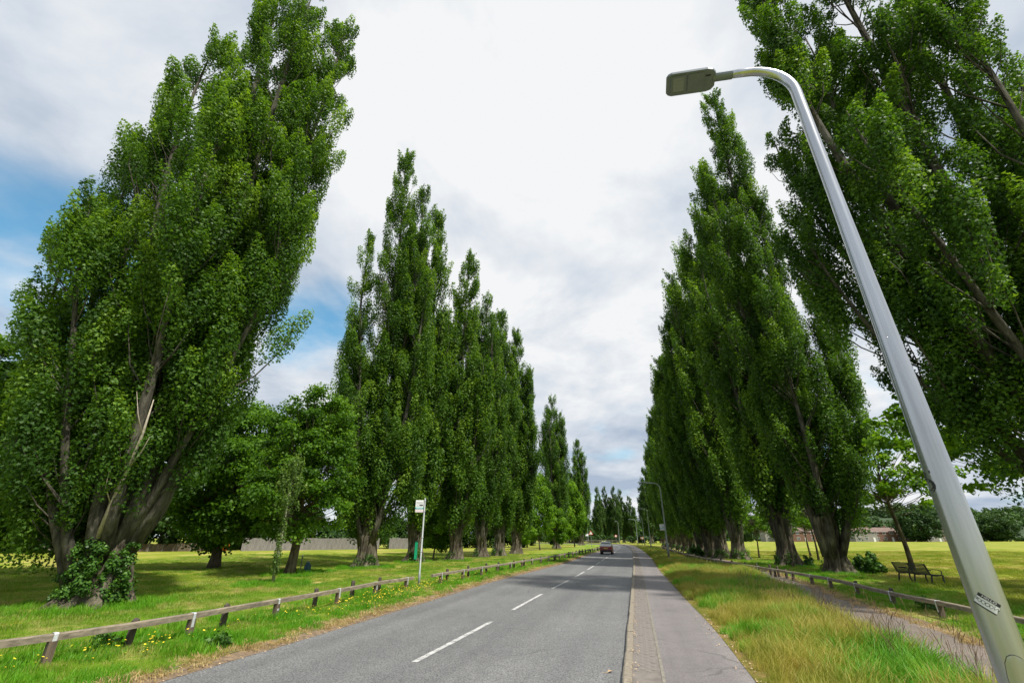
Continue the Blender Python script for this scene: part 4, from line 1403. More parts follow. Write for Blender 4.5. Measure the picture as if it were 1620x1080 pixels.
# hand scribble
b = MB()
def stroke(pl_, w, z0, th0, rot, lift=.0024):
    for (a, c) in zip(pl_[:-1], pl_[1:]):
        a_ = Vector(a); c_ = Vector(c); t = (c_ - a_)
        if t.length < 1e-6: continue
        t.normalize(); nn = Vector((-t[1], t[0])) * w / 2
        q = [a_ - nn, c_ - nn, c_ + nn, a_ + nn]
        b.add([wrap(x[0], x[1], z0, th0, lift, rot) for x in q], [(0, 1, 2, 3)])
for cx, rr0 in ((-.030, .008), (-.014, .009), (.004, .009), (.02, .008)):
    stroke([(cx + rr0 * math.cos(a * PI / 6) * .9, -.004 + rr0 * math.sin(a * PI / 6)) for a in range(13)], .0022, SZ, ST, SR)
stroke([(-.05, .010), (-.044, -.008), (-.04, .006), (-.036, -.006)], .0022, SZ, ST, SR)
stroke([(.03, .01), (.034, -.010), (.046, .006), (.048, -.010), (.054, 0)], .0022, SZ, ST, SR)
b.build('sticker_scribble', M['black'], stk)


def text_mesh(txt, size):
    cu = bpy.data.curves.new('lettering', 'FONT'); cu.body = txt; cu.size = size; cu.align_x = 'CENTER'; cu.align_y = 'CENTER'; cu.resolution_u = 3
    o = bpy.data.objects.new('lettering', cu); COL.objects.link(o)
    dg = bpy.context.evaluated_depsgraph_get(); dg.update()
    me = bpy.data.meshes.new_from_object(o.evaluated_get(dg))
    COL.objects.unlink(o); bpy.data.objects.remove(o)
    return me


def wrapped_text(txt, size, du, dv, z0, th0, rot, lift, mat, name, parent, sx=1.0):
    me = text_mesh(txt, size)
    for v in me.vertices:
        v.co = wrap(v.co.x * sx + du, v.co.y + dv, z0, th0, lift, rot)
    me.materials.clear(); me.materials.append(mat)
    return link(name, me, parent)


wrapped_text('HELLO', .0175, 0, .023, SZ, ST, SR, .0028, M['white'], 'sticker_lettering', stk, 1.2)
wrapped_text('5', .19, 0, 0, 2.215, R_(-56), 0, .0015, M['black'], 'painted_number', lamp)
# access door low on the pole
b = MB()
Vv, Ff = [], []
dz = [0.55, 1.08, 1.23, 1.29, 1.32, 1.33]; dw = [.055, .055, .052, .042, .026, .006]
for z, w in zip(dz, dw):
    for k in range(9):
        Vv.append(wrap(-w + 2 * w * k / 8, z - 1.0, 1.0, R_(14), .0045))
for i in range(5):
    for k in range(8):
        a = i * 9 + k; Ff.append((a, a + 1, a + 10, a + 9))
b.add(Vv, Ff); dr = b.build('access_door', M['steel'], lamp, smooth=True)
b = MB()
Vo = []
for k in range(len(dz)):
    Vo.append(((-dw[k] - .003), dz[k] - 1.0))
Vo += [(-x, y) for x, y in Vo[::-1]]
def stroke2(pl_, w):
    for (a, c) in zip(pl_[:-1], pl_[1:]):
        a_ = Vector(a); c_ = Vector(c); t = (c_ - a_).normalized(); nn = Vector((-t[1], t[0])) * w / 2
        b.add([wrap(x[0], x[1], 1.0, R_(14), .0052) for x in (a_ - nn, c_ - nn, c_ + nn, a_ + nn)], [(0, 1, 2, 3)])
stroke2(Vo, .0022)
b.build('door_seam', M['black'], dr)
b = MB(); b.add([wrap(.018 * 0 + .009 * math.cos(a * PI / 6) + .03, .009 * math.sin(a * PI / 6) + .215, 1.0, R_(14), .0065) for a in range(12)], [tuple(range(12))])
b.build('door_lock', M['black'], dr)

# the far lamps
fl = thing('street_lamp', 'second street lamp on the right, with a white bus stop flag on its pole', 'street lamp', (13.75, 43.2, 0), 0, G_L)
p2, d2 = arc_pts(6.0, .55, .85, 4)
b = MB(); b.tube([(0, 0, 0), (0, 0, 1.4), (0, 0, 1.45), (0, 0, 4)] + p2, [.095, .095, .07, .06] + [.05] * len(p2), 10)
b.build('pole', M['grey_pole'], fl, smooth=True)
h2 = link('lamp_head', None, fl); lamp_head(h2, p2[-1], d2, False)
fl.rotation_euler = (0, 0, R_(-14))
lamps = [(23.9, 84, 0, 'third street lamp on the right footway, before the dense poplars'),
         (30.5, 112, 0, 'fourth street lamp on the right, partly hidden by poplars'),
         (34.6, 134, 0, 'fifth street lamp, on the outside of the bend'),
         (33.6, 152, 60, 'sixth street lamp, small and grey behind the bend'),
         (27.0, 172, 90, 'seventh street lamp, faintest, behind the car beyond the bend')]
for x, y, r, lab in lamps:
    copy_tree(fl, (x, y, 0), R_(-14 + r), None, lab, G_L)

# bus stop flag fixed to the second lamp
def flag(root, w, h, z):
    b = MB(); b.box((-w / 2 - .05, 0, z), (w, .025, h)); f = b.build('flag', M['white'], root)
    for sy_ in (-1, 1):
        y = sy_ * .0155
        def r(x0, z0, x1, z1, m, nm, yy=y):
            q = MB(); q.box(((x0 + x1) / 2 - w - .05, yy, z - h / 2 + (z0 + z1) / 2), (x1 - x0, .004, z1 - z0)); q.build(nm, M[m], f)
        r(0.0, h * .26, w, h * .40, 'teal', 'band')
        r(.0, 0, w, h * .24, 'pink', 'lower_panel')
        r(w * .48, h * .52, w * .95, h * .62, 'black', 'route_block')
        r(w * .1, h * .52, w * .4, h * .56, 'grey_pole', 'print_line'); r(w * .1, h * .70, w * .9, h * .73, 'grey_pole', 'print_line'); r(w * .1, h * .80, w * .9, h * .83, 'grey_pole', 'print_line')
        r(w * .1, h * .31, w * .9, h * .34, 'white', 'print_line', y * 1.15)
    return f
fs = thing('bus_stop_flag', 'small white bus stop flag fixed to the second street lamp', 'bus stop sign', (13.75, 43.2, 0), R_(-5))
flag(fs, .42, .5, 2.75)
bs = thing('bus_stop', 'bus stop pole with white and teal flag between the two left knee rails', 'bus stop', (-3.84, 20.76, 0), R_(8))
b = MB(); b.tube([(0, 0, -.05), (0, 0, .55), (0, 0, .56), (0.0, 0, 3.5)], [.048, .048, .037, .035], 14)
b.build('pole', M['grey_pole'], bs, smooth=True)
flag(bs, .34, .50, 3.16)
b = MB()
for z in (2.95, 3.37, 1.9, 1.35): b.tube([(0, 0, z), (0, 0, z + .035)], [.048, .048], 12)
b.build('clip', M['galv'], bs)

# turquoise box on the trunk behind the bus stop, small bin and stake
t_ = thing('marker_post', 'slim turquoise upright box against the trunk behind the bus stop pole', 'post box', (-7.95, 40.6, 0))
b = MB(); b.box((0, 0, .95), (.20, .2, 1.35)); b.build('casing', M['greenbox'], t_)
b = MB(); b.box((0, 0, 1.66), (.30, .28, .07)); b.build('lid', M['black'], t_)
b = MB(); b.box((0, 0, .14), (.10, .10, .28)); b.build('foot', M['black'], t_)
t_ = thing('litter_sack', 'small dark teal sack on the grass beside a pale stake', 'sack', (-12.15, 29.5, 0))
b = MB(); b.tube([(0, 0, 0), (0, 0, .1), (.02, 0, .38), (0, .01, .5), (0, 0, .55)], [.16, .2, .19, .10, .12], 9)
b.build('body', M['bluebox'], t_, smooth=True)
b = MB(); b.tube([(0, 0, .5), (.01, 0, .62)], [.05, .02], 6); b.build('knot', M['bluebox'], t_)
t_ = thing('stake', 'pale wooden stake standing in the grass by the teal sack', 'stake', (-12.45, 29.3, 0))
b = MB(); b.box((0, 0, .45), (.045, .045, .95)); b.build('shaft', M['edging'], t_)
b = MB(); b.box((0, 0, .94), (.06, .06, .05)); b.build('cap', M['white'], t_)

# ------------------------------------------------------------------ bench
bench = thing('park_bench', 'black iron slatted park bench facing the field, seen from behind under the young maple', 'bench', (18.15, 22.55, 0), R_(0))
# local: x = seat direction (faces +x), y along the bench
BL = 1.85
def bench_frame(y):
    b = MB()
    back = [(-.16, .84), (-.12, .72), (-.05, .5), (.02, .40), (.20, .385), (.42, .41), (.52, .40)]
    for (a, c) in zip(back[:-1], back[1:]):
        b.bar((a[0], y, a[1]), (c[0], y, c[1]), .045, .045, (0, 1, 0))
    leg_b = [(.02, .40), (-.04, .2), (-.12, 0)]
    leg_f = [(.50, .40), (.47, .2), (.55, 0)]
    for L_ in (leg_b, leg_f):
        for (a, c) in zip(L_[:-1], L_[1:]): b.bar((a[0], y, a[1]), (c[0], y, c[1]), .045, .045, (0, 1, 0))
    return b
for y in (-BL / 2 + .04, 0, BL / 2 - .04):
    bench_frame(y).build('frame', M['bench'], bench)
for y in (-BL / 2 + .04, BL / 2 - .04):
    b = MB(); ar = [(-.06, .60), (.15, .63), (.38, .62), (.50, .56), (.47, .48), (.46, .41)]
    for (a, c) in zip(ar[:-1], ar[1:]): b.bar((a[0], y, a[1]), (c[0], y, c[1]), .03, .022, (0, 1, 0))
    b.build('armrest', M['bench'], bench)
sl = [(-.165 + .0, .84), (-.147, .785), (-.130, .73), (-.112, .675), (-.093, .62), (-.075, .565), (-.055, .51), (-.03, .46)]
for i, (x, z) in enumerate(sl):
    b = MB(); b.box((x - .008, 0, z), (.018, BL, .042)); b.build('slat', M['bench'], bench)
for i in range(8):
    b = MB(); x = .06 + i * .062; b.box((x, 0, .405 + .02 * math.sin(i * .5)), (.046, BL, .016)); b.build('slat', M['bench'], bench)

# ------------------------------------------------------------------ car
cx, cy = 12.0, 62.0
car = thing('car', 'small red hatchback with a white roof driving away in the left lane', 'car', (cx, cy, 0.006), R_(-15))
CS = .92
def sec(y, zb, zt, wb, wt, m):
    return [(-wb / 2, y, zb), (-wb / 2 * 1.0, y, zb + (zt - zb) * .45), (-wt / 2, y, zt), (wt / 2, y, zt), (wb / 2, y, zb + (zt - zb) * .45), (wb / 2, y, zb)]
def loft(secs):
    b = MB(); V = [p for s_ in secs for p in s_]; n_ = len(secs[0]); F = []
    for i in range(len(secs) - 1):
        for k in range(n_):
            k2 = (k + 1) % n_
            F.append((i * n_ + k, i * n_ + k2, (i + 1) * n_ + k2, (i + 1) * n_ + k))
    F += [tuple(range(n_ - 1, -1, -1)), tuple((len(secs) - 1) * n_ + k for k in range(n_))]
    return b.add(V, F)
loft([sec(-1.80, .38, .80, 1.40, 1.36, 0), sec(-1.72, .28, .95, 1.60, 1.48, 0), sec(-1.2, .24, .97, 1.64, 1.54, 0), sec(.6, .24, .95, 1.64, 1.52, 0), sec(1.5, .26, .84, 1.60, 1.42, 0), sec(1.8, .34, .66, 1.4, 1.3, 0)]).build('body', M['car_red'], car)
loft([sec(-1.66, .955, .97, 1.46, 1.46, 0), sec(-1.36, .955, 1.42, 1.46, 1.18, 0), sec(.25, .955, 1.45, 1.48, 1.2, 0), sec(.95, .945, .96, 1.45, 1.42, 0)]).build('cabin', M['car_white'], car)
q_ = MB(); q_.add([(-.60, -1.625, 1.01), (.60, -1.625, 1.01), (.50, -1.405, 1.36), (-.50, -1.405, 1.36)], [(0, 1, 2, 3)]); q_.build('rear_window', M['rear_glass'], car)
for s_ in (-1, 1):
    q_ = MB(); q_.add([(s_ * .738, -1.1, 1.0), (s_ * .738, .5, 1.0), (s_ * .63, .15, 1.36), (s_ * .625, -1.1, 1.36)], [(0, 1, 2, 3)]); q_.build('side_window', M['glass'], car)
loft([sec(-1.48, 1.40, 1.46, 1.22, 1.14, 0), sec(-1.2, 1.41, 1.50, 1.24, 1.14, 0), sec(.1, 1.42, 1.51, 1.24, 1.14, 0), sec(.35, 1.40, 1.45, 1.22, 1.16, 0)]).build('roof', M['car_white'], car)
b = MB(); b.box((0, -1.82, .42), (1.5, .14, .2)); b.build('bumper', M['black'], car)
b = MB(); b.box((0, -1.80, .72), (.50, .02, .12)); b.build('number_plate', M['plate'], car)
for s_ in (-1, 1):
    b = MB(); b.box((s_ * .66, -1.75, .78), (.2, .1, .2)); b.build('tail_light', M['redlight'], car)
    b = MB(); b.box((s_ * .80, .55, .98), (.16, .08, .12)); b.build('mirror', M['car_white'], car)
    for yy in (-1.2, 1.15):
        w = MB(); n_ = 16
        w.tube([(s_ * .60, yy, .29), (s_ * .79, yy, .29)], [.29, .29], n_)
        wo = w.build('wheel', M['tyre'], car)
        w = MB(); w.tube([(s_ * .788, yy, .29), (s_ * .80, yy, .29)], [.18, .17], 12); w.build('rim', M['galv'], wo)
car.scale = (CS, CS, CS * 1.04)

# small signs in the distance
def sign(x, y, h, shape, m, label, rz=0, s_=.3):
    root = thing('road_sign', label, 'road sign', (x, y, 0), rz)
    b = MB(); b.tube([(0, 0, 0), (0, 0, h)], [.04, .04], 8); b.build('post', M['grey_pole'], root)
    b = MB()
    n_ = {'tri': 3, 'round': 20, 'rect': 4}[shape]
    off = PI / 2 if shape == 'tri' else PI / 4
    for y_ in (-.06, -.045):
        b.v += [(math.cos(off + 2 * PI * k / n_) * s_ * (1.5 if shape == 'rect' else 1), y_, h - s_ * .5 + math.sin(off + 2 * PI * k / n_) * s_) for k in range(n_)]
    b.f += [tuple(range(n_)), tuple(range(2 * n_ - 1, n_ - 1, -1))] + [(k, n_ + k, n_ + (k + 1) % n_, (k + 1) % n_) for k in range(n_)]
    b.mi += [0] * len(b.f)
    pl_ = b.build('plate', M[m], root)
    b = MB()
    b.v += [(math.cos(off + 2 * PI * k / n_) * s_ * .68 * (1.5 if shape == 'rect' else 1), -.064, h - s_ * .5 + math.sin(off + 2 * PI * k / n_) * s_ * .68) for k in range(n_)]
    b.f += [tuple(range(n_))]; b.mi = [0]
    b.build('face', M['white'], pl_)
sign(16.3, 100, 3.0, 'tri', 'sign_red', 'red edged triangular warning sign at the far end of the left knee rail', 0, .55)
sign(28.9, 108, 2.0, 'rect', 'sign_orange', 'small orange sign on a post beside the third street lamp', 0, .35)
sign(25.5, 165, 3.0, 'rect', 'white', 'small pale sign behind the car beyond the bend', 0, .5)
sign(30.0, 140, 2.5, 'round', 'sign_red', 'small round sign at the outside of the bend', 0, .35)

# pale rail fence across the bend
rf = thing('rail_fence', 'pale post and rail fence crossing behind the car at the bend', 'fence', (8, 176, 0), R_(4))
for i in range(16):
    b = MB(); b.box((i * 2.4, 0, .6), (.12, .12, 1.2)); b.build('post', M['edging'], rf)
for z in (.55, 1.05):
    for i in range(5):
        b = MB(); b.box((i * 7.2 + 3.6, -.08, z), (7.18, .04, .12)); b.build('rail', M['edging'], rf)


# ------------------------------------------------------------------ grass (instanced tufts; nobody could count it)
def tuft_mesh(name, nb, hmin, hmax, rad, width, lean, mat, seed, seedheads=0, dryness=0.25):
    rg = np.random.default_rng(seed)
    V, F, T = [], [], []
    for i in range(nb):
        a = rg.uniform(0, 2 * PI); r = rad * rg.uniform(0, 1) ** .6
        x, y = r * math.cos(a), r * math.sin(a)
        h = rg.uniform(hmin, hmax) * (1.1 - .4 * r / rad)
        la = rg.uniform(0, 2 * PI) if lean < .5 else rg.normal(0.3, .9)
        lx, ly = math.cos(la), math.sin(la)
        ln = h * rg.uniform(.15, 1.0) * lean
        fa = rg.uniform(0, PI); wx, wy = math.cos(fa) * width, math.sin(fa) * width
        b0 = len(V)
        for k, (t, wk) in enumerate(((0, 1), (.45, .8), (.8, .45))):
            o = ln * t * t; z = h * (t - .12 * lean * t * t)
            V.append((x + lx * o - wx * wk, y + ly * o - wy * wk, z)); V.append((x + lx * o + wx * wk, y + ly * o + wy * wk, z))
        V.append((x + lx * ln, y + ly * ln, h * (1 - .12 * lean)))
        V.append(V[-1])
        F += [(b0, b0 + 1, b0 + 3, b0 + 2), (b0 + 2, b0 + 3, b0 + 5, b0 + 4), (b0 + 4, b0 + 5, b0 + 7, b0 + 6)]
        tv = float(rg.uniform(.4, 1)) if rg.uniform() < dryness else 0.0
        T += [tv] * 3
    me = np_mesh(name, V, F, mat, T)
    if seedheads:
        me.materials.append(M['seed'])
    return me


M['field_blade'] = blade_mat('field_blades', None, (0.13, 0.24, 0.014), (0.25, 0.30, 0.028), (0.44, 0.38, 0.13), 0.60, 0.16)
SRC = {}
def src_obj(key, me):
    SRC[key] = bpy.data.objects.new(key, me)      # not linked: only the source of the instances


src_obj('lawn_tuft', tuft_mesh('lawn_tuft', 70, .03, .085, .26, .004, .5, M['lawn_blade'], 1, dryness=.25))
src_obj('field_tuft', tuft_mesh('field_tuft', 60, .03, .08, .30, .0055, .5, M['field_blade'], 6, dryness=.25))
src_obj('lush_tuft', tuft_mesh('lush_tuft', 75, .09, .24, .24, .0065, .55, M['lush_blade'], 2, dryness=.08))
src_obj('hay_tuft', tuft_mesh('hay_tuft', 90, .22, .52, .24, .004, .95, M['hay_blade'], 3, dryness=.45))
src_obj('green_tall_tuft', tuft_mesh('green_tall_tuft', 90, .20, .48, .22, .0055, .9, M['lush_blade'], 4, dryness=.15))
src_obj('dry_tuft', tuft_mesh('dry_tuft', 60, .02, .08, .14, .005, .8, M['dry_blade'], 5, dryness=.8))


def seed_stalk():
    """tall thin stem ending in a drooping seed head"""
    b = MB(); rg_ = random.Random(3)
    for i in range(7):
        a = rg_.uniform(0, 6.28); x, y = .12 * math.cos(a), .12 * math.sin(a)
        h = rg_.uniform(.55, .95); lx, ly = rg_.uniform(-.2, .25), rg_.uniform(-.15, .15)
        pts_ = [(x, y, 0), (x + lx * .3, y + ly * .3, h * .5), (x + lx, y + ly, h)]
        b.tube(pts_, [.0022, .0018, .0013], 3, False)
        hx_, hy_ = x + lx, y + ly
        b.tube([(hx_, hy_, h - .02), (hx_ + lx * .15, hy_ + ly * .15, h + .05), (hx_ + lx * .4, hy_ + ly * .4, h + .12)], [.002, .0055, .002], 4, False)
    return b.mesh('seed_stalk', M['seed'])
src_obj('seed_stalk', seed_stalk())


def scatter(name, pts, scl, key, label, cat, tilt=0.12, seed=0, rz=None):
    rg = np.random.default_rng(seed)
    n = len(pts)
    me = bpy.data.meshes.new(name)
    me.vertices.add(n); me.vertices.foreach_set('co', np.asarray(pts, np.float32).ravel())
    rot = np.c_[rg.normal(0, tilt, n), rg.normal(0, tilt, n), rg.uniform(0, 2 * PI, n) if rz is None else rg.normal(rz[0], rz[1], n)]
    at = me.attributes.new('rot', 'FLOAT_VECTOR', 'POINT'); at.data.foreach_set('vector', rot.astype(np.float32).ravel())
    at = me.attributes.new('scl', 'FLOAT', 'POINT'); at.data.foreach_set('value', np.asarray(scl, np.float32))
    me.update()
    o = link(name, me); tag(o, label, cat, kind='stuff')
    ng = bpy.data.node_groups.new(name + '_scatter', 'GeometryNodeTree')
    ng.interface.new_socket('Geometry', in_out='INPUT', socket_type='NodeSocketGeometry')
    ng.interface.new_socket('Geometry', in_out='OUTPUT', socket_type='NodeSocketGeometry')
    gi = ng.nodes.new('NodeGroupInput'); go = ng.nodes.new('NodeGroupOutput')
    iop = ng.nodes.new('GeometryNodeInstanceOnPoints')
    oi = ng.nodes.new('GeometryNodeObjectInfo'); oi.inputs['Object'].default_value = SRC[key]
    oi.inputs['As Instance'].default_value = True
    na = ng.nodes.new('GeometryNodeInputNamedAttribute'); na.data_type = 'FLOAT_VECTOR'; na.inputs['Name'].default_value = 'rot'
    nb_ = ng.nodes.new('GeometryNodeInputNamedAttribute'); nb_.data_type = 'FLOAT'; nb_.inputs['Name'].default_value = 'scl'
    L = ng.links.new
    L(gi.outputs[0], iop.inputs['Points']); L(oi.outputs['Geometry'], iop.inputs['Instance'])
    e2r = ng.nodes.new('FunctionNodeEulerToRotation')
    L(na.outputs['Attribute'], e2r.inputs[0]); L(e2r.outputs[0], iop.inputs['Rotation'])
    L(nb_.outputs['Attribute'], iop.inputs['Scale'])
    L(iop.outputs[0], go.inputs[0])
    md = o.modifiers.new('scatter', 'NODES'); md.node_group = ng
    return o


def band(P, d0, d1, y0, y1, dens, seed, falloff=None):
    """random points between offsets d0 and d1 of line P, y0<y<y1, dens per m2 (thinning with distance)"""
    rg = np.random.default_rng(seed)
    sel = P[(P[:, 1] >= y0) & (P[:, 1] <= y1)]
    L = 0.5 * len(sel)
    n = int(L * abs(d1 - d0) * dens)
    i = rg.uniform(0, len(sel) - 1.001, n)
    a = sel[i.astype(int)]; T = np.gradient(sel, axis=0); T /= np.linalg.norm(T, axis=1)[:, None]
    t = T[i.astype(int)]; f = (i - i.astype(int))[:, None]
    a = a + t * f * .5
    d = rg.uniform(d0, d1, n)
    q = a + np.c_[t[:, 1], -t[:, 0]] * d[:, None]
    if falloff is not None:
        dist = np.hypot(q[:, 0], q[:, 1])
        keep = rg.uniform(0, 1, n) < np.clip(falloff / dist, 0, 1) ** 1.3
        q, d = q[keep], d[keep]
    return q, d


def patchn(q, scale, seed):
    return blobnoise(np.c_[q, np.zeros(len(q))], np.random.default_rng(seed), scale)


# left verge and lawn
q, d = band(LEFT, -7.5, -.32, 3.5, 60, 26, 1, 13)
z = np.interp(-d, [.25, 7.5], [.055, .004])
sc_l = 1.0 + .35 * patchn(q, 2.0, 3)
scatter('lawn_grass', np.c_[q, z], np.clip(sc_l, .5, 1.8), 'lawn_tuft', 'short patchy green and straw grass of the left verge', 'grass', seed=1)
rg = np.random.default_rng(2)
q = np.c_[rg.uniform(-34, 8, 42000), rg.uniform(6, 62, 42000)]
lx = np.interp(q[:, 1], LEFT[:, 1], LEFT[:, 0])
keep = (q[:, 0] < lx - 6.8) & (rg.uniform(0, 1, len(q)) < np.clip(15 / np.hypot(q[:, 0], q[:, 1]), 0, 1))
q = q[keep]
scatter('field_grass', np.c_[q, np.full(len(q), .0)], np.clip(1.25 + .4 * patchn(q, 3.0, 4), .6, 2.2), 'lawn_tuft', 'mown grass of the left field around the trees', 'grass', seed=2)
rg = np.random.default_rng(23)
q = np.c_[rg.uniform(13, 75, 60000), rg.uniform(6, 75, 60000)]
keep = (q[:, 0] > np.interp(q[:, 1], PR[:, 1], PR[:, 0]) + 3.2) & (rg.uniform(0, 1, len(q)) < np.clip(18 / np.hypot(q[:, 0], q[:, 1]), 0, 1))
q = q[keep]
scatter('meadow_grass', np.c_[q, np.zeros(len(q))], np.clip(1.4 + .5 * patchn(q, 3.5, 24), .6, 2.6), 'field_tuft', 'yellow green mown grass of the right field', 'grass', seed=22)
# lusher growth on the left verge below the rail
q, d = band(LEFT, -3.6, -.55, 3.5, 75, 15, 5, 14)
k = patchn(q, 1.6, 6) > -.35
q, d = q[k], d[k]
scatter('lush_verge_grass', np.c_[q, np.interp(-d, [.25, 7.5], [.05, .004])], np.clip(.75 + .3 * patchn(q, 1.2, 7) , .35, 1.35), 'lush_tuft', 'lush bright grass below the left knee rail', 'grass', seed=3)
# lush rings round the trunks
ring = []
rg = np.random.default_rng(9)
for (x, y, r_, n_) in ((-12.6, 15.3, 2.2, 260), (-10.1, 34, 2.0, 160), (-12.2, 27.4, 1.5, 70), (-10.5, 22.1, 1.6, 120), (-12.1, 29.4, 1.6, 90), (-8.3, 41.7, 1.6, 80), (-5, 43.9, 1.6, 80), (18.6, 28.3, 1.8, 100), (19.9, 35.5, 1.6, 60)):
    a = rg.uniform(0, 6.28, n_); r = r_ * rg.uniform(.25, 1, n_)
    ring.append(np.c_[x + np.cos(a) * r, y + np.sin(a) * r, np.zeros(n_)])
ring = np.concatenate(ring)
scatter('tree_foot_grass', ring, rg.uniform(.6, 1.3, len(ring)), 'lush_tuft', 'longer grass left uncut round the tree feet', 'grass', seed=4)
# dry straw lip along the road edge
q, d = band(LEFT, -.52, -.06, 3, 60, 70, 8, 14)
scatter('dry_edge_grass', np.c_[q, np.interp(-d, [.05, .42], [.02, .062])], rg.uniform(.5, 1.3, len(q)), 'dry_tuft', 'dry straw lip where the left verge meets the road', 'grass', .3, seed=5)
q, d = band(LEFT, -.75, -.25, 3, 60, 22, 18, 14)
k = patchn(q, 1.1, 19) > .1
q = q[k]
scatter('edge_grass', np.c_[q, np.full(len(q), .05)], rg.uniform(.3, .8, len(q)), 'lush_tuft', 'green tufts along the soil edge of the road', 'grass', seed=15)

# right verge: long hay between footway and park path
q, d = band(FOOT, .12, 5.6, 2.0, 125, 17, 11, 26)
pw = np.interp(q[:, 1], pl[:, 1], pl[:, 0]); near = q[:, 1] < 34
keep = ~near | (q[:, 0] < pw - .25)
far_k2 = (q[:, 1] >= 34) & (q[:, 0] > np.interp(q[:, 1], PR[:, 1], PR[:, 0]) - 1.0)
keep &= ~far_k2
# room for the lamp
keep &= np.hypot(q[:, 0] - LX, q[:, 1] - LY) > .25
q, d = q[keep], d[keep]
hgt = np.interp(d, [0, .6, 2], [.45, .85, 1.1]) * (1 + .18 * patchn(q, 2.2, 12))
pn = patchn(q, 2.6, 13)
zq = np.interp(d, [0, 5.4], [.10, .01])
hay = pn + np.random.default_rng(77).normal(0, .45, len(pn)) > -.40
scatter('hay_grass', np.c_[q, zq][hay], np.clip(hgt[hay], .3, 1.5), 'hay_tuft', 'long bleached hay grass on the verge right of the footway', 'grass', .15, 6, (0.2, .9))
scatter('tall_green_grass', np.c_[q, zq][~hay], np.clip(hgt[~hay], .3, 1.4), 'green_tall_tuft', 'long green grass patches on the verge right of the footway', 'grass', .15, 7, (0.2, .9))
# seed stalks near the park path
q2, d2_ = band(FOOT, 2.0, 5.2, 2.5, 20, 3.0, 14)
pw = np.interp(q2[:, 1], pl[:, 1], pl[:, 0]); q2 = q2[(q2[:, 0] < pw + .1) & (np.hypot(q2[:, 0] - LX, q2[:, 1] - LY) > .3)]
q2b, d2b = band(FOOT, 2.2, 5.0, 2.5, 11, 9.0, 141)
q2b = q2b[(q2b[:, 0] < np.interp(q2b[:, 1], pl[:, 1], pl[:, 0]) + .1) & (np.hypot(q2b[:, 0] - LX, q2b[:, 1] - LY) > .3)]
q2 = np.r_[q2, q2b]
scatter('seed_stalks', np.c_[q2, np.full(len(q2), .06)], np.random.default_rng(3).uniform(.5, .95, len(q2)), 'seed_stalk', 'thin dark seed stalks standing over the long grass by the park path', 'grass', .1, 8)
# right of the park path
q3, d3 = band(pr, .35, 9.0, 3, 47, 17, 15, 15)
scatter('park_grass', np.c_[q3, np.interp(d3, [.4, 5.5, 5.6], [.055, .006, 0])], np.clip(1.15 + .45 * patchn(q3, 1.8, 16), .5, 2.2), 'lawn_tuft', 'short grass under the knee rail right of the park path', 'grass', seed=9)
q3, d3 = band(pr, .7, 4.5, 3, 47, 7, 17, 15)
k = patchn(q3, 1.5, 20) > -.3
q3, d3 = q3[k], d3[k]
scatter('park_lush_grass', np.c_[q3, np.interp(d3, [.4, 5.5], [.055, .006])], np.clip(.7 + .3 * patchn(q3, 1.3, 21), .3, 1.2), 'lush_tuft', 'lusher weeds along the right knee rail', 'grass', seed=10)
for nm, P_, a0, a1 in (('path_straw', pr, -.1, .55), ('path_straw', pl, -.5, .05)):
    q4, d4 = band(P_, a0, a1, 3, 40, 26, 22, 15)
    scatter('path_straw', np.c_[q4, np.full(len(q4), .085)], np.random.default_rng(4).uniform(.4, 1.1, len(q4)), 'dry_tuft', 'dry straw along the edge of the park path', 'grass', .3, 11)


# ------------------------------------------------------------------ litter and flowers
def chips(name, q, z, size, mat, label, cat, seed):
    rg = np.random.default_rng(seed)
    n = len(q)
    nm = np.c_[rg.normal(0, .35, (n, 2)), np.ones(n)]
    V, F, T = leaves(np.c_[q, z], nm, size, rg, np.zeros(n))
    return tag(link(name, np_mesh(name, V, F, mat, T)), label, cat, kind='stuff')


q, d = band(FOOT, -.28, .12, 3, 30, 190, 31, 9)
k = np.random.default_rng(1).uniform(0, 1, len(q)) < np.interp(d, [-.28, 0.0], [.05, 1]) * np.clip(.6 + .5 * patchn(q, .8, 30), .05, 1)
chips('dry_leaf_litter', q[k], np.full(k.sum(), .112) + np.random.default_rng(2).uniform(0, .02, k.sum()), .03, M['litter'], 'dry tan leaf litter along the grass edge of the footway', 'litter', 32)
q, d = band(KERB, .10, .24, 3, 30, 260, 33, 12)
k = patchn(q, .7, 35) > -.2
chips('kerb_litter', q[k], np.full(k.sum(), .132), .02, M['litter'], 'dry bits gathered along the back of the kerb', 'litter', 34)
q, d = band(LEFT, -.12, .10, 3, 22, 130, 36, 9)
chips('road_edge_litter', q, np.full(len(q), .02), .022, M['litter'], 'dry crumbs along the left edge of the road', 'litter', 37)
tw = thing('dead_leaf', 'curled dead brown leaf in the gutter against the kerb', 'leaf', (1.45, 8.25, .012), .4)
rg = np.random.default_rng(3)
Vv = [(0, 0, .0), (.05, .03, .03), (.13, .02, .012), (.06, -.03, .028), (-.05, .0, .002)]
tw_ = MB(); tw_.add(Vv, [(0, 1, 2), (0, 2, 3)]); tw_.build('blade', M['litter'], tw)
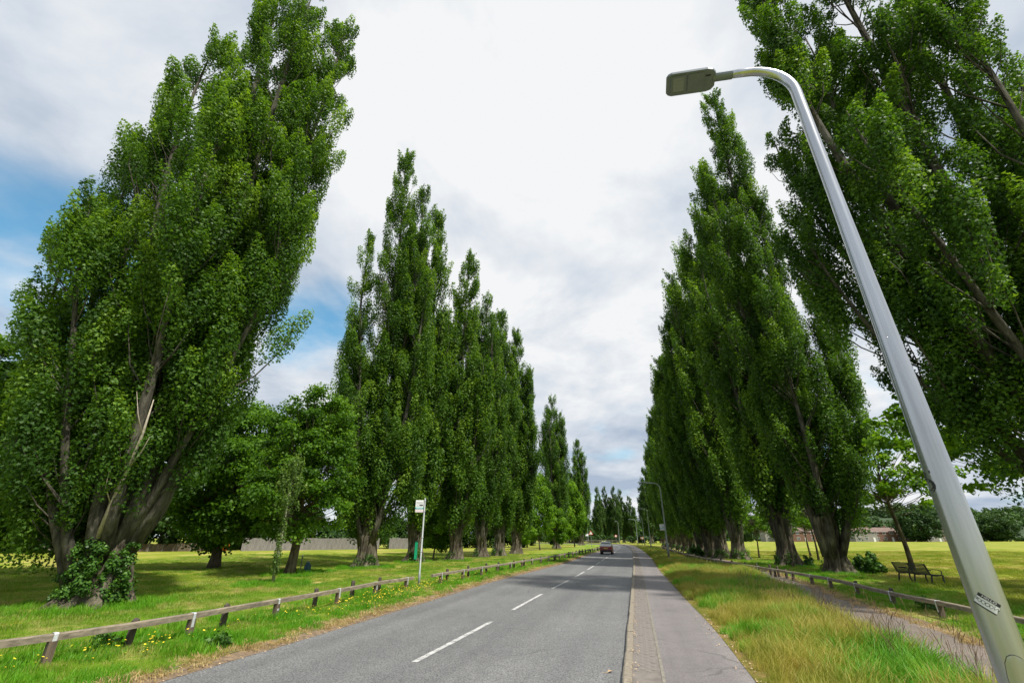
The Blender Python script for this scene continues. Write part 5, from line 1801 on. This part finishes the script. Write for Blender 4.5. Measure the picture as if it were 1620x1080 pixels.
tw_ = MB(); tw_.tube([(0, 0, .005), (-.08, .02, .01)], [.003, .002], 4); tw_.build('stalk', M['litter'], tw)

# ragwort-like yellow flowers
rg = np.random.default_rng(91)
spots = []
for (x, y, r_, n_) in ((-6.35, 9.1, .35, 26), (-6.75, 8.6, .25, 10), (-7.2, 8.0, .4, 10), (-6.2, 9.9, .4, 10), (-5.6, 11.6, .6, 14), (-4.6, 14.6, .9, 70), (-4.2, 16.5, .9, 110), (-3.9, 18.2, .8, 90), (-3.4, 19.8, .7, 70), (-3.0, 22.0, .9, 60), (-2.0, 25, 1.2, 50), (-5.2, 13.3, .8, 30)):
    spots.append(np.c_[rg.normal(x, r_ * .5, n_), rg.normal(y, r_ * .8, n_)])
q = np.concatenate(spots)
hb, hs = MB(), MB()
for x, y in q:
    h = rg.uniform(.14, .34); r = rg.uniform(.012, .021)
    lx, ly = rg.normal(0, .03, 2)
    hs.tube([(x, y, .03), (x + lx, y + ly, h)], [.003, .002], 3, False)
    a0 = rg.uniform(0, 1); tl = rg.normal(0, .3, 2)
    ring_ = [(x + lx + math.cos(a0 + k * PI / 3) * r, y + ly + math.sin(a0 + k * PI / 3) * r, h + r * (tl[0] * math.cos(a0 + k * PI / 3) + tl[1] * math.sin(a0 + k * PI / 3))) for k in range(6)]
    hb.add(ring_ + [(x + lx, y + ly, h + r * .35)], [(k, (k + 1) % 6, 6) for k in range(6)])
tag(hb.build('yellow_flowers', M['flower']), 'yellow wild flower heads dotted through the left verge', 'flowers', kind='stuff')
tag(hs.build('flower_stems', M['stem']), 'green stems under the yellow wild flowers', 'flowers', kind='stuff')
# dock-like leafy weeds near the road
for i, (x, y, s_, lab) in enumerate([(-5.35, 9.6, .28, 'low leafy green weed clump at the road edge below the left rail'), (-7.4, 9.6, .3, 'weed clump round an old post of the near left rail'), (11.6, 14.2, .4, 'leafy weed clump behind the right knee rail, left of the lamp')]):
    w_ = make_bush(95 + i, s_, s_ * .8, 420, .07, 'ivy', 'weed_clump', lab, 'weed')
    w_.location = (x, y, .03)
